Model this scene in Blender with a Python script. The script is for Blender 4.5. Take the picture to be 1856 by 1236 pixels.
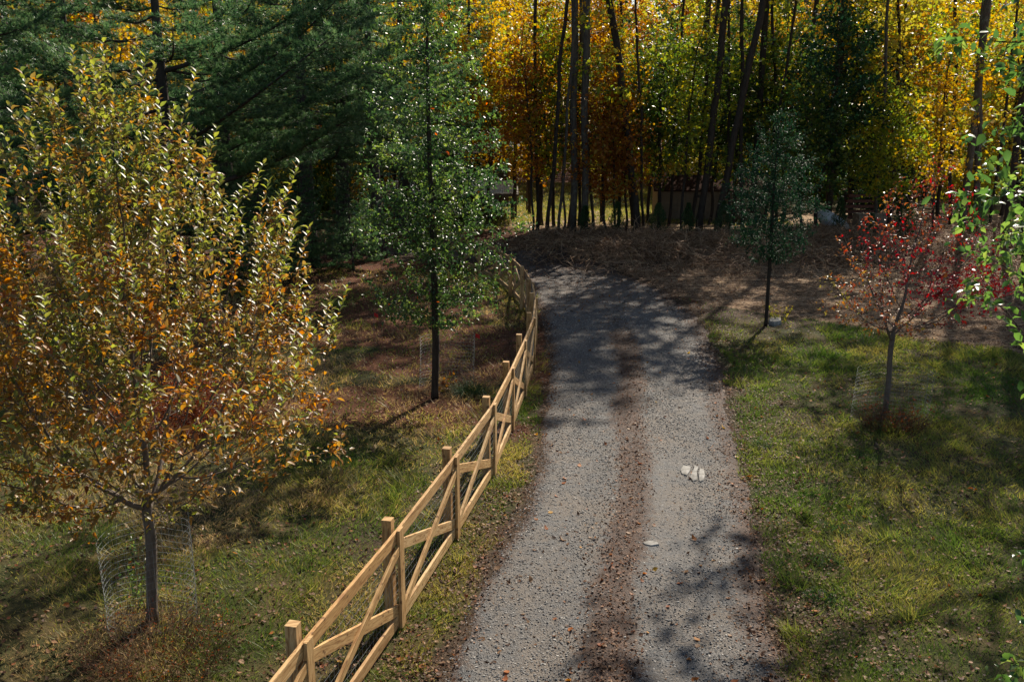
import bpy, math, random
import numpy as np
from mathutils import Vector, Matrix
R = math.radians
random.seed(7)
rng = np.random.default_rng(11)
for o in list(bpy.data.objects):
    bpy.data.objects.remove(o)
S = bpy.context.scene
COL = S.collection

# ------------------------------------------------------------------ camera
H = 5.6                       # camera height in metres
F = 1700.0                    # focal length in photograph pixels (1856 wide)
PITCH = math.atan(405 / F)
SP, CP = math.sin(PITCH), math.cos(PITCH)
cam = bpy.data.cameras.new("camera")
cam.sensor_width = 36
cam.lens = 36 * F / 1856
cam.clip_start = 0.1
cam.clip_end = 3000
camo = bpy.data.objects.new("camera", cam)
COL.objects.link(camo)
camo.location = (0, 0, H)
camo.rotation_euler = (R(90) - PITCH, 0, 0)
S.camera = camo

# ------------------------------------------------------------------ world and sun
SUN_EL, SUN_AZ = R(38.5), R(26)          # azimuth from +Y towards +X
w = bpy.data.worlds.new("World")
S.world = w
w.use_nodes = True
nt = w.node_tree
nt.nodes.clear()
sky = nt.nodes.new("ShaderNodeTexSky")
sky.sky_type = 'NISHITA'
sky.sun_disc = False
sky.sun_elevation = SUN_EL
sky.sun_rotation = SUN_AZ
bg = nt.nodes.new("ShaderNodeBackground")
bg.inputs[1].default_value = 0.06
wo = nt.nodes.new("ShaderNodeOutputWorld")
nt.links.new(sky.outputs[0], bg.inputs[0])
nt.links.new(bg.outputs[0], wo.inputs[0])
sl = bpy.data.lights.new("sun", 'SUN')
sl.energy = 4.6
sl.angle = R(0.53)
sl.color = (1.0, 0.90, 0.76)
so = bpy.data.objects.new("sun", sl)
COL.objects.link(so)
sd = Vector((math.sin(SUN_AZ) * math.cos(SUN_EL), math.cos(SUN_AZ) * math.cos(SUN_EL), math.sin(SUN_EL)))
so.rotation_euler = sd.to_track_quat('Z', 'Y').to_euler()
so.location = (20, 30, 40)
S.view_settings.view_transform = 'Standard'
S.view_settings.look = 'None'
S.view_settings.exposure = 0.82
S.view_settings.gamma = 1.0
S.view_settings.use_curve_mapping = False
S.render.engine = 'CYCLES'
cy = S.cycles
cy.use_denoising = True
cy.max_bounces = 6
cy.diffuse_bounces = 3
cy.glossy_bounces = 2
cy.transmission_bounces = 4
cy.transparent_max_bounces = 4
cy.sample_clamp_indirect = 4
cy.caustics_reflective = False
cy.caustics_refractive = False

# ------------------------------------------------------------------ helpers: noise, terrain, pixels
def _hash(ix, iy, seed):
    h = (ix.astype(np.int64) * 374761393 + iy.astype(np.int64) * 668265263 + seed * 974634777) & 0xffffffff
    h = ((h ^ (h >> 13)) * 1274126177) & 0xffffffff
    return ((h ^ (h >> 16)) & 0xffff) / 65535.0
def vnoise(x, y, s, seed=0):
    x = np.asarray(x, float) / s; y = np.asarray(y, float) / s
    ix = np.floor(x); iy = np.floor(y); fx = x - ix; fy = y - iy
    fx = fx * fx * (3 - 2 * fx); fy = fy * fy * (3 - 2 * fy)
    a = _hash(ix, iy, seed); b = _hash(ix + 1, iy, seed); c = _hash(ix, iy + 1, seed); d = _hash(ix + 1, iy + 1, seed)
    return (a * (1 - fx) + b * fx) * (1 - fy) + (c * (1 - fx) + d * fx) * fy
def fbm(x, y, s, seed=0, n=3):
    t = 0; a = 0.5; tot = 0
    for k in range(n):
        t = t + a * vnoise(x, y, s / 2 ** k, seed + k * 17); tot += a; a *= 0.55
    return t / tot
def sstep(a, b, x):
    t = np.clip((np.asarray(x, float) - a) / (b - a), 0, 1)
    return t * t * (3 - 2 * t)
def at(px, py, z=0.0):
    """the point at height z seen at photograph pixel px, py"""
    u, v = px - 928.0, py - 618.0
    down = F * SP + v * CP; fwd = F * CP - v * SP
    t = (H - z) / down
    return (u * t, fwd * t)
def xat(px, Y):
    """world X for a pixel column at ground distance Y"""
    return (px - 928.0) / F * (Y * CP + 5.0 * SP)

# gravel drive: left and right edges read from the photograph (pixels)
EDG = [(1500, 700, 1490), (1236, 800, 1425), (1100, 855, 1392), (1000, 905, 1372), (900, 958, 1350), (800, 985, 1334), (700, 1000, 1318),
       (600, 985, 1284), (550, 974, 1240), (520, 964, 1192), (500, 950, 1142)]
edl = [at(l, y) for y, l, r in EDG]
edr = [at(r, y) for y, l, r in EDG]
edl = [(edl[0][0] - .55, 2.0)] + edl + [at(925, 478), at(860, 468), at(740, 461), at(560, 458), at(380, 456)]
edr = [(edr[0][0] - .0, 2.0)] + edr + [at(1072, 480), at(985, 462), at(880, 452), at(640, 446), at(380, 445)]
def resample_pair(pa, pb, n):
    """both edges resampled at shared stations along the middle of the drive"""
    pa = np.array(pa, float); pb = np.array(pb, float); pc = (pa + pb) / 2
    d = np.r_[0, np.cumsum(np.hypot(*(pc[1:] - pc[:-1]).T))]
    t = np.linspace(0, d[-1], n)
    out = []
    for p in (pa, pb):
        q = np.c_[np.interp(t, d, p[:, 0]), np.interp(t, d, p[:, 1])]
        for _ in range(30):
            q[1:-1] = (q[:-2] + 2 * q[1:-1] + q[2:]) / 4
        out.append(q)
    return out
NR = 420
ED_L, ED_R = resample_pair(edl, edr, NR)
def road_u(X, Y):
    """across-drive coordinate: 0 left edge, 1 right edge (approximate), by nearest station"""
    X = np.asarray(X, float).ravel(); Y = np.asarray(Y, float).ravel()
    C = (ED_L + ED_R) / 2
    out = np.empty(len(X)); wid = np.empty(len(X))
    for i in range(0, len(X), 20000):
        d = (X[i:i + 20000, None] - C[None, :, 0]) ** 2 + (Y[i:i + 20000, None] - C[None, :, 1]) ** 2
        k = d.argmin(1)
        a = ED_L[k]; b = ED_R[k]; ab = b - a; L2 = (ab ** 2).sum(1)
        out[i:i + 20000] = ((X[i:i + 20000] - a[:, 0]) * ab[:, 0] + (Y[i:i + 20000] - a[:, 1]) * ab[:, 1]) / L2
        wid[i:i + 20000] = np.sqrt(L2)
    return out, wid
def road_dz(u):
    """height of the drive surface over the bare ground: crowned middle strip, hollow wheel tracks"""
    inside = (u > 0) & (u < 1)
    return np.where(inside, .014 + .02 * np.exp(-((u - .5) / .1) ** 2) - .012 * (np.exp(-((u - .27) / .13) ** 2) + np.exp(-((u - .74) / .13) ** 2)), 0)
def berm(X, Y):
    e = (fbm(X, Y, 3.0, 5) - .5) * 2.0
    k = sstep(34.2, 37.6, Y + e) * (1 - sstep(52, 62, Y))
    side = sstep(-.5, 3.0, X + (Y - 38) * .25)
    return k * side
def gz(X, Y):
    X = np.asarray(X, float); Y = np.asarray(Y, float)
    z = (fbm(X, Y, 3.5, 3, 2) - .5) * .07
    b = berm(X, Y)
    z = z + b * (.42 + (fbm(X, Y, 1.3, 21, 3) - .5) * 1.2 * (1 - sstep(41, 44, Y)))
    z = z + sstep(70, 160, Y) * 2.0
    return z
def gz1(x, y):
    return float(gz(np.array([x]), np.array([y]))[0])
def straw_mask(X, Y):
    """bare, straw-strewn earth right of the drive, beyond the line where the lawn ends"""
    line = 28.9 - (X - 5.6) * .97
    e = (fbm(X, Y, 1.6, 31) - .5) * 2.2
    m = sstep(-.35, .35, Y + e - line) * sstep(3.6, 4.6, X + (Y - 28) * .22 + e * .4)
    return m * (1 - sstep(52, 60, Y))
def litter_mask(X, Y):
    """leaf and needle litter under the pines at the left and below the wood"""
    e = (fbm(X, Y, 2.6, 41) - .5) * 6
    m = sstep(-2.5, 2.0, Y + e - 16.5 - (X + 8) * .1) * (X < 1.0 + 5.0 * (Y > 27)) * .95
    m = m * (1 - sstep(.55, .7, fbm(X, Y, 2.2, 49)) * .8)
    wood = sstep(40, 43, Y) * (1 - sstep(46, 49, Y + e * .5)) * .9
    far = sstep(70, 76, Y + e)
    return np.clip(np.maximum(np.maximum(m * (Y < 46), wood), far), 0, 1)

# ------------------------------------------------------------------ helpers: meshes, materials, tags
def mesh(name, verts, faces, mats, fattr=None, vattr=None, smooth=False, midx=None):
    """faces: (n,3) or (n,4) array, or a list of polygons"""
    me = bpy.data.meshes.new(name)
    verts = np.asarray(verts, np.float32)
    if isinstance(faces, np.ndarray):
        n, k = faces.shape
        me.vertices.add(len(verts)); me.vertices.foreach_set("co", verts.ravel())
        me.loops.add(n * k); me.loops.foreach_set("vertex_index", faces.astype(np.int32).ravel())
        me.polygons.add(n)
        me.polygons.foreach_set("loop_start", np.arange(0, n * k, k, dtype=np.int32))
        me.polygons.foreach_set("loop_total", np.full(n, k, dtype=np.int32))
    else:
        me.from_pydata([tuple(v) for v in verts.tolist()], [], faces)
    if smooth:
        me.polygons.foreach_set("use_smooth", np.ones(len(me.polygons), dtype=bool))
    if midx is not None:
        me.polygons.foreach_set("material_index", np.asarray(midx, np.int32))
    for m in (mats if isinstance(mats, (list, tuple)) else [mats]):
        me.materials.append(m)
    for kk, vv in (vattr or {}).items():
        a = me.attributes.new(kk, 'FLOAT', 'POINT'); a.data.foreach_set("value", np.asarray(vv, np.float32))
    me.update(calc_edges=True)
    me.validate()
    return me
def obj(name, me, parent=None, loc=(0, 0, 0), rz=0.0):
    o = bpy.data.objects.new(name, me)
    COL.objects.link(o)
    o.location = loc; o.rotation_euler = (0, 0, rz)
    if parent: o.parent = parent
    return o
def tag(o, label=None, cat=None, group=None, kind=None):
    if label: o["label"] = label
    if cat: o["category"] = cat
    if group: o["group"] = group
    if kind: o["kind"] = kind
    return o
def thing(name, label, cat, loc=(0, 0, 0), rz=0.0, group=None):
    return tag(obj(name, None, None, loc, rz), label, cat, group)

class MB:
    """collects simple solids into one mesh"""
    def __init__(s): s.v = []; s.f = []
    def add(s, vs, fs):
        n = len(s.v); s.v += [tuple(v) for v in vs]; s.f += [tuple(i + n for i in f) for f in fs]
    def bar(s, a, b, w_, t_, up=(0, 0, 1), bev=0.004):
        """board from a to b, w_ tall along up, t_ thick, with bevelled long edges"""
        a = Vector(a); b = Vector(b); d = (b - a).normalized(); up = Vector(up)
        sd_ = d.cross(up).normalized(); u = sd_.cross(d).normalized()
        h, t = w_ / 2, t_ / 2; c = min(bev, h * .4, t * .4)
        prof = [(-t + c, -h), (t - c, -h), (t, -h + c), (t, h - c), (t - c, h), (-t + c, h), (-t, h - c), (-t, -h + c)]
        vs = [a + sd_ * x + u * y for x, y in prof] + [b + sd_ * x + u * y for x, y in prof]
        fs = [(i, (i + 1) % 8, 8 + (i + 1) % 8, 8 + i) for i in range(8)] + [tuple(range(7, -1, -1)), tuple(range(8, 16))]
        s.add(vs, fs)
    def box(s, x0, x1, y0, y1, z0, z1):
        s.bar(((x0 + x1) / 2, (y0 + y1) / 2, z0), ((x0 + x1) / 2, (y0 + y1) / 2, z1), abs(y1 - y0), abs(x1 - x0), (0, 1, 0))
    def tube(s, pts, rad, n=5, close=False):
        pts = [Vector(p) for p in pts]; m = len(pts)
        rr = rad if isinstance(rad, (list, tuple)) else [rad] * m
        prev = None; ring = []
        for i, p in enumerate(pts):
            if close: d = pts[(i + 1) % m] - pts[i - 1]
            else: d = pts[min(i + 1, m - 1)] - pts[max(i - 1, 0)]
            d.normalize()
            if prev is None:
                prev = d.orthogonal().normalized()
            prev = (prev - d * prev.dot(d)).normalized(); q = d.cross(prev)
            ring.append([p + (prev * math.cos(2 * math.pi * k / n) + q * math.sin(2 * math.pi * k / n)) * rr[i] for k in range(n)])
        vs = [v for r_ in ring for v in r_]; fs = []
        for i in range(m if close else m - 1):
            j = (i + 1) % m
            for k in range(n):
                fs.append((i * n + k, i * n + (k + 1) % n, j * n + (k + 1) % n, j * n + k))
        if not close:
            fs.append(tuple(range(n - 1, -1, -1))); fs.append(tuple((m - 1) * n + k for k in range(n)))
        s.add(vs, fs)
    def build(s, name, mat, parent=None, smooth=False, loc=(0, 0, 0)):
        me = mesh(name, s.v, s.f, mat, smooth=smooth)
        return obj(name, me, parent, loc)

def newmat(name):
    m = bpy.data.materials.new(name); m.use_nodes = True
    t = m.node_tree; t.nodes.clear()
    out = t.nodes.new("ShaderNodeOutputMaterial")
    return m, t, out
def N(t, typ, **kw):
    n = t.nodes.new(typ)
    for k, v in kw.items():
        if k.startswith('i_'):
            n.inputs[int(k[2:])].default_value = v
        else:
            setattr(n, k, v)
    return n
def L(t, a, b): t.links.new(a, b)
def ramp(t, stops, src=None, mode='LINEAR'):
    r_ = t.nodes.new("ShaderNodeValToRGB"); cr = r_.color_ramp; cr.interpolation = mode
    while len(cr.elements) > 1: cr.elements.remove(cr.elements[-1])
    cr.elements[0].position = stops[0][0]; cr.elements[0].color = (*stops[0][1], 1)
    for p, c in stops[1:]:
        e = cr.elements.new(p); e.color = (*c, 1)
    if src is not None: L(t, src, r_.inputs[0])
    return r_
def math_(t, op, a, b=None, clamp=False):
    n = t.nodes.new("ShaderNodeMath"); n.operation = op; n.use_clamp = clamp
    for i, q in enumerate((a, b)):
        if q is None: continue
        if hasattr(q, 'is_linked') or hasattr(q, 'links'): L(t, q, n.inputs[i])
        else: n.inputs[i].default_value = q
    return n.outputs[0]
def mixc(t, fac, a, b, mode='MIX'):
    n = t.nodes.new("ShaderNodeMix"); n.data_type = 'RGBA'; n.blend_type = mode
    for s_, q in ((n.inputs[0], fac), (n.inputs[6], a), (n.inputs[7], b)):
        if hasattr(q, 'links'): L(t, q, s_)
        elif isinstance(q, (int, float)): s_.default_value = q
        else: s_.default_value = (*q, 1)
    return n.outputs[2]
def noise(t, scale, detail=4, rough=.6, vec=None, dist=0.0):
    n = t.nodes.new("ShaderNodeTexNoise"); n.inputs['Scale'].default_value = scale
    n.inputs['Detail'].default_value = detail; n.inputs['Roughness'].default_value = rough
    n.inputs['Distortion'].default_value = dist
    if vec is not None: L(t, vec, n.inputs['Vector'])
    return n
def pos(t):
    return t.nodes.new("ShaderNodeNewGeometry").outputs['Position']
def objco(t):
    return t.nodes.new("ShaderNodeTexCoord").outputs['Object']
def attr(t, name):
    n = t.nodes.new("ShaderNodeAttribute"); n.attribute_name = name
    return n.outputs['Fac']
def bump(t, h, strength, dist):
    b = t.nodes.new("ShaderNodeBump"); b.inputs['Strength'].default_value = strength; b.inputs['Distance'].default_value = dist
    L(t, h, b.inputs['Height'])
    return b.outputs[0]

def leafmat(name, stops, trans=.45, rough=.38, spec=.5, tboost=1.6):
    """leaf: thin, glossy on top, letting light through; colour by leaf"""
    m, t, out = newmat(name)
    c = ramp(t, stops, attr(t, "rnd"))
    p = N(t, "ShaderNodeBsdfPrincipled")
    L(t, c.outputs[0], p.inputs['Base Color'])
    p.inputs['Roughness'].default_value = rough
    p.inputs['Specular IOR Level'].default_value = spec
    tr = N(t, "ShaderNodeBsdfTranslucent")
    hs = N(t, "ShaderNodeHueSaturation"); hs.inputs['Saturation'].default_value = 1.1; hs.inputs['Value'].default_value = tboost
    L(t, c.outputs[0], hs.inputs['Color']); L(t, hs.outputs[0], tr.inputs[0])
    mx = N(t, "ShaderNodeMixShader"); mx.inputs[0].default_value = trans
    L(t, p.outputs[0], mx.inputs[1]); L(t, tr.outputs[0], mx.inputs[2]); L(t, mx.outputs[0], out.inputs[0])
    return m
def barkmat(name, c0, c1, scale=6, lichen=None):
    m, t, out = newmat(name)
    co = objco(t)
    mp = N(t, "ShaderNodeMapping"); mp.inputs['Scale'].default_value = (1, 1, .22); L(t, co, mp.inputs[0])
    n1 = noise(t, scale * 3, 6, .7, mp.outputs[0], .6)
    col = ramp(t, [(.3, c0), (.7, c1)], n1.outputs[0]).outputs[0]
    if lichen:
        n2 = noise(t, 2.6, 4, .6, co)
        col = mixc(t, ramp(t, [(.55, (0, 0, 0)), (.66, (1, 1, 1))], n2.outputs[0]).outputs[0], col, lichen)
    p = N(t, "ShaderNodeBsdfPrincipled"); L(t, col, p.inputs['Base Color']); p.inputs['Roughness'].default_value = .9
    p.inputs['Specular IOR Level'].default_value = .2
    L(t, bump(t, n1.outputs[0], .9, .02), p.inputs['Normal'])
    L(t, p.outputs[0], out.inputs[0])
    return m
def plainmat(name, c0, c1, scale=8, rough=.7, metal=0.0, bmp=.3, spec=.4):
    m, t, out = newmat(name)
    n1 = noise(t, scale, 5, .65, objco(t))
    col = ramp(t, [(.35, c0), (.68, c1)], n1.outputs[0]).outputs[0]
    p = N(t, "ShaderNodeBsdfPrincipled"); L(t, col, p.inputs['Base Color'])
    p.inputs['Roughness'].default_value = rough; p.inputs['Metallic'].default_value = metal
    p.inputs['Specular IOR Level'].default_value = spec
    if bmp: L(t, bump(t, n1.outputs[0], bmp, .01), p.inputs['Normal'])
    L(t, p.outputs[0], out.inputs[0])
    return m

M = {}
M['golden'] = leafmat("golden_leaf", [(0, (.028, .048, .022)), (.12, (.08, .11, .028)), (.26, (.24, .26, .045)), (.42, (.12, .10, .032)), (.58, (.25, .155, .045)), (.75, (.36, .175, .035)), (.9, (.33, .12, .025)), (1, (.12, .045, .022))], .45, .42, .65, 2.1)
M['pear'] = leafmat("pear_leaf", [(0, (.02, .05, .016)), (.4, (.042, .082, .025)), (.75, (.11, .165, .035)), (.97, (.17, .205, .045)), (.99, (.45, .12, .02)), (1, (.5, .1, .02))], .44, .36, .5, 2.3)
M['near_pear'] = leafmat("bright_pear_leaf", [(0, (.035, .08, .025)), (.5, (.09, .17, .038)), (1, (.22, .28, .065))], .5, .28, .8, 2.0)
M['holly'] = leafmat("dark_leaf", [(0, (.012, .04, .022)), (.6, (.022, .065, .03)), (1, (.05, .10, .04))], .25, .6, .12)
M['red'] = leafmat("red_leaf", [(0, (.07, .01, .018)), (.2, (.20, .012, .02)), (.35, (.50, .018, .025)), (.5, (.20, .04, .026)), (.7, (.26, .08, .038)), (.85, (.38, .15, .04)), (1, (.18, .15, .04))], .4, .4, .4)
M['orange'] = leafmat("orange_maple_leaf", [(0, (.13, .04, .012)), (.4, (.26, .09, .018)), (.75, (.40, .18, .03)), (.9, (.42, .28, .05)), (1, (.28, .28, .05))], .5, .45, .3)
M['amber'] = leafmat("amber_maple_leaf", [(0, (.26, .12, .02)), (.4, (.46, .25, .03)), (.75, (.56, .38, .05)), (1, (.40, .38, .06))], .5, .45, .3, 1.4)
M['yellow'] = leafmat("yellow_maple_leaf", [(0, (.14, .18, .03)), (.35, (.34, .34, .04)), (.75, (.46, .40, .07)), (1, (.52, .31, .05))], .5, .45, .3, 1.4)
M['yelgreen'] = leafmat("yellow_green_leaf", [(0, (.06, .11, .02)), (.4, (.15, .22, .03)), (.75, (.32, .33, .04)), (1, (.5, .38, .04))], .55, .42, .35)
M['green'] = leafmat("green_maple_leaf", [(0, (.025, .06, .018)), (.5, (.05, .10, .02)), (.85, (.11, .16, .03)), (1, (.3, .27, .04))], .45, .38, .5)
M['needle'] = leafmat("pine_needle", [(0, (.022, .06, .026)), (.5, (.065, .135, .052)), (1, (.18, .25, .11))], .42, .38, .7, 2.0)
M['russet'] = leafmat("russet_leaf", [(0, (.10, .025, .015)), (.5, (.20, .05, .02)), (1, (.32, .10, .03))], .35, .5, .3)
M['young'] = leafmat("young_evergreen", [(0, (.02, .06, .02)), (1, (.06, .12, .035))], .25, .5, .4)
M['bark'] = barkmat("dark_bark", (.022, .016, .012), (.075, .058, .045))
M['greybark'] = barkmat("grey_bark", (.05, .042, .034), (.15, .125, .10), 6, (.17, .18, .14))
M['pinebark'] = barkmat("pine_bark", (.03, .024, .022), (.10, .08, .07), 5)
M['twigbark'] = barkmat("young_bark", (.09, .07, .055), (.22, .18, .15), 10)

def woodmat():
    m, t, out = newmat("fresh_cedar")
    uv = attr(t, "along"); ac = attr(t, "across"); sd_ = attr(t, "seed")
    cx = N(t, "ShaderNodeCombineXYZ"); L(t, math_(t, 'MULTIPLY', uv, 1.2), cx.inputs[0]); L(t, math_(t, 'MULTIPLY', ac, 14.0), cx.inputs[1]); L(t, math_(t, 'MULTIPLY', sd_, 37.0), cx.inputs[2])
    g = noise(t, 3.2, 6, .62, cx.outputs[0], 1.1)
    fine = noise(t, 14, 3, .6, cx.outputs[0], .4)
    base = ramp(t, [(.38, (.30, .16, .06)), (.47, (.54, .345, .16)), (.60, (.72, .52, .28))], g.outputs[0]).outputs[0]
    tint = ramp(t, [(0, (.72, .62, .52)), (.3, (.98, .88, .70)), (.6, (1, .97, .90)), (1, (.90, .74, .52))], sd_).outputs[0]
    base = mixc(t, 1.0, base, tint, 'MULTIPLY')
    base = mixc(t, math_(t, 'MULTIPLY', fine.outputs[0], .5), base, (.30, .19, .10))
    # knots
    kv = N(t, "ShaderNodeCombineXYZ"); L(t, math_(t, 'ADD', uv, math_(t, 'MULTIPLY', sd_, 53.0)), kv.inputs[0]); L(t, math_(t, 'MULTIPLY', ac, 1.6), kv.inputs[1]); L(t, math_(t, 'MULTIPLY', sd_, 91.0), kv.inputs[2])
    vo = N(t, "ShaderNodeTexVoronoi"); vo.voronoi_dimensions = '2D'; vo.inputs['Scale'].default_value = 3.4; L(t, kv.outputs[0], vo.inputs['Vector'])
    kn = ramp(t, [(.04, (1, 1, 1)), (.10, (0, 0, 0))], vo.outputs['Distance']).outputs[0]
    base = mixc(t, math_(t, 'MULTIPLY', kn, .8), base, (.12, .055, .025))
    p = N(t, "ShaderNodeBsdfPrincipled"); L(t, base, p.inputs['Base Color']); p.inputs['Roughness'].default_value = .62
    p.inputs['Specular IOR Level'].default_value = .3
    L(t, bump(t, g.outputs[0], .35, .004), p.inputs['Normal']); L(t, p.outputs[0], out.inputs[0])
    return m
M['wood'] = woodmat()
M['wire'] = plainmat("galvanised_wire", (.14, .155, .16), (.26, .28, .28), 30, .6, 0, 0)
M['fencewire'] = plainmat("new_wire", (.22, .24, .25), (.36, .38, .39), 30, .5, .3, 0)
M['rock'] = plainmat("pale_limestone", (.20, .19, .17), (.42, .405, .375), 7, .9, 0, .8, .2)

# ------------------------------------------------------------------ ground
def groundmat():
    m, t, out = newmat("ground")
    P_ = pos(t)
    g = attr(t, "grass"); st = attr(t, "straw"); li = attr(t, "litter"); di = attr(t, "dirt")
    n1 = noise(t, 1.3, 5, .6, P_); n2 = noise(t, 9, 6, .7, P_); n3 = noise(t, 45, 4, .7, P_)
    soil = ramp(t, [(.3, (.035, .024, .016)), (.6, (.085, .058, .038)), (.8, (.15, .11, .075))], n2.outputs[0]).outputs[0]
    turf = ramp(t, [(.28, (.016, .022, .008)), (.5, (.045, .052, .016)), (.72, (.11, .09, .035))], n2.outputs[0]).outputs[0]
    turf = mixc(t, ramp(t, [(.42, (0, 0, 0)), (.66, (1, 1, 1))], n1.outputs[0]).outputs[0], turf, (.10, .075, .032))
    litter = ramp(t, [(.25, (.03, .013, .009)), (.45, (.09, .036, .019)), (.62, (.16, .065, .032)), (.8, (.27, .135, .065))], n3.outputs[0]).outputs[0]
    mp = N(t, "ShaderNodeMapping"); mp.inputs['Scale'].default_value = (.35, 1, 1); L(t, P_, mp.inputs[0])
    n4 = noise(t, 3.2, 7, .72, mp.outputs[0], .5)
    straw = ramp(t, [(.40, (.035, .024, .017)), (.46, (.20, .125, .072)), (.58, (.44, .31, .19)), (.8, (.56, .42, .27))], n4.outputs[0]).outputs[0]
    def edge(a, lo=.35, hi=.65):
        s_ = math_(t, 'ADD', a, math_(t, 'MULTIPLY', math_(t, 'SUBTRACT', n2.outputs[0], .5), .9))
        return ramp(t, [(lo, (0, 0, 0)), (hi, (1, 1, 1))], s_).outputs[0]
    c = mixc(t, edge(g), soil, turf)
    c = mixc(t, edge(li), c, litter)
    c = mixc(t, edge(di), c, soil)
    c = mixc(t, edge(st), c, straw)
    p = N(t, "ShaderNodeBsdfPrincipled"); L(t, c, p.inputs['Base Color']); p.inputs['Roughness'].default_value = .95
    p.inputs['Specular IOR Level'].default_value = .15
    h = math_(t, 'ADD', math_(t, 'MULTIPLY', n2.outputs[0], 1.0), math_(t, 'MULTIPLY', n3.outputs[0], .5))
    L(t, bump(t, h, .8, .06), p.inputs['Normal']); L(t, p.outputs[0], out.inputs[0])
    return m
gx = np.r_[-420, -260, -160, -100, -70, -50, -38, -30, np.arange(-24, 24.01, .24), 27, 31, 38, 50, 70, 100, 160, 260, 420]
gy = np.r_[-300, -120, -50, -20, -8, -3, 0, np.arange(1.5, 56, .24), 57.5, 60, 63, 67, 72, 78, 86, 98, 115, 140, 180, 250, 380, 600]
GX, GY = np.meshgrid(gx, gy)
X, Y = GX.ravel(), GY.ravel()
Z = gz(X, Y)
u, wd = road_u(X, Y)
dist = np.where(u < 0, -u * wd, np.where(u > 1, (u - 1) * wd, -np.minimum(u, 1 - u) * wd))
Z = Z - .03 * (dist < -.15)          # the bed under the drive
sm = straw_mask(X, Y) * (dist > 0)
bm_ = berm(X, Y)
sm = np.maximum(sm, sstep(.05, .3, bm_) * (1 - sstep(40.5, 43, Y)) * .75)
lm = litter_mask(X, Y)
dirt = np.clip(1 - sstep(-.1, .28, dist + (fbm(X, Y, .8, 51) - .5) * .7), 0, 1) * (Y < 45)
dirt = np.maximum(dirt, sstep(27, 31, Y + X * .5) * (X > 3) * (sm < .3) * (dist < 3.5) * (Y < 40) * .8)
gr = np.clip(.25 + fbm(X, Y, 1.8, 61) * 1.1, 0, 1)
nx, ny = len(gx), len(gy)
I = np.arange(nx * ny).reshape(ny, nx)
Fq = np.c_[I[:-1, :-1].ravel(), I[:-1, 1:].ravel(), I[1:, 1:].ravel(), I[1:, :-1].ravel()]
ground = obj("ground", mesh("ground", np.c_[X, Y, Z], Fq, groundmat(), smooth=True,
             vattr=dict(grass=gr, straw=sm, litter=lm, dirt=dirt)))
tag(ground, "grass, leaf litter and bare earth either side of the drive", "ground", kind="structure")

# ------------------------------------------------------------------ gravel drive
def drivemat():
    m, t, out = newmat("gravel")
    P_ = pos(t); ua = attr(t, "u"); va = attr(t, "v"); w_ = attr(t, "worn")
    vo = N(t, "ShaderNodeTexVoronoi"); vo.inputs['Scale'].default_value = 52; L(t, P_, vo.inputs['Vector'])
    vo2 = N(t, "ShaderNodeTexVoronoi"); vo2.inputs['Scale'].default_value = 75; L(t, P_, vo2.inputs['Vector'])
    sep = N(t, "ShaderNodeSeparateColor"); L(t, vo.outputs['Color'], sep.inputs[0])
    sep2 = N(t, "ShaderNodeSeparateColor"); L(t, vo2.outputs['Color'], sep2.inputs[0])
    st = ramp(t, [(0, (.028, .029, .031)), (.45, (.068, .069, .070)), (.8, (.122, .121, .118)), (1, (.23, .225, .215))], sep.outputs[0]).outputs[0]
    st2 = ramp(t, [(0, (.04, .041, .043)), (.5, (.10, .10, .10)), (1, (.22, .215, .205))], sep2.outputs[1]).outputs[0]
    c = mixc(t, .5, st, st2)
    n1 = noise(t, .9, 6, .68, P_, .4); n2 = noise(t, 6, 6, .7, P_); n3 = noise(t, 40, 4, .7, P_)
    n5 = noise(t, 3.4, 9, .78, P_, .3)
    dust = ramp(t, [(.3, (.09, .073, .058)), (.7, (.21, .17, .13))], n3.outputs[0]).outputs[0]
    c = mixc(t, math_(t, 'MULTIPLY', ramp(t, [(.42, (0, 0, 0)), (.62, (1, 1, 1))], n5.outputs[0]).outputs[0], .7), c, dust)
    c = mixc(t, ramp(t, [(.45, (0, 0, 0)), (.66, (.75, .75, .75))], n1.outputs[0]).outputs[0], c, dust)
    n6 = noise(t, 9, 9, .82, P_, .4)
    org = ramp(t, [(.38, (.016, .010, .007)), (.5, (.055, .028, .017)), (.6, (.10, .052, .030)), (.72, (.22, .14, .085))], n6.outputs[0]).outputs[0]
    s_ = math_(t, 'ADD', w_, math_(t, 'MULTIPLY', math_(t, 'SUBTRACT', n5.outputs[0], .5), 1.7))
    f = ramp(t, [(.25, (0, 0, 0)), (.45, (.55, .55, .55)), (.75, (.95, .95, .95))], s_).outputs[0]
    c = mixc(t, f, c, org)
    p = N(t, "ShaderNodeBsdfPrincipled"); L(t, c, p.inputs['Base Color']); p.inputs['Roughness'].default_value = .8
    p.inputs['Specular IOR Level'].default_value = .35
    h = math_(t, 'SUBTRACT', math_(t, 'MULTIPLY', n3.outputs[0], .6), math_(t, 'ADD', math_(t, 'MULTIPLY', vo.outputs['Distance'], 1.3), math_(t, 'MULTIPLY', vo2.outputs['Distance'], .6)))
    L(t, bump(t, h, .7, .011), p.inputs['Normal']); L(t, p.outputs[0], out.inputs[0])
    return m
nu = 25
U = np.linspace(0, 1, nu)
us, vs_ = np.meshgrid(U, np.arange(NR))
jl = (fbm(np.arange(NR) * 1.0, np.zeros(NR), 13, 71, 5) - .5) * .20
jr = (fbm(np.arange(NR) * 1.0, np.ones(NR) * 50, 13, 72, 5) - .5) * .20
uu = us + (1 - us) * jl[:, None] + us * jr[:, None]
RX = ED_L[:, 0][:, None] * (1 - uu) + ED_R[:, 0][:, None] * uu
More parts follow.
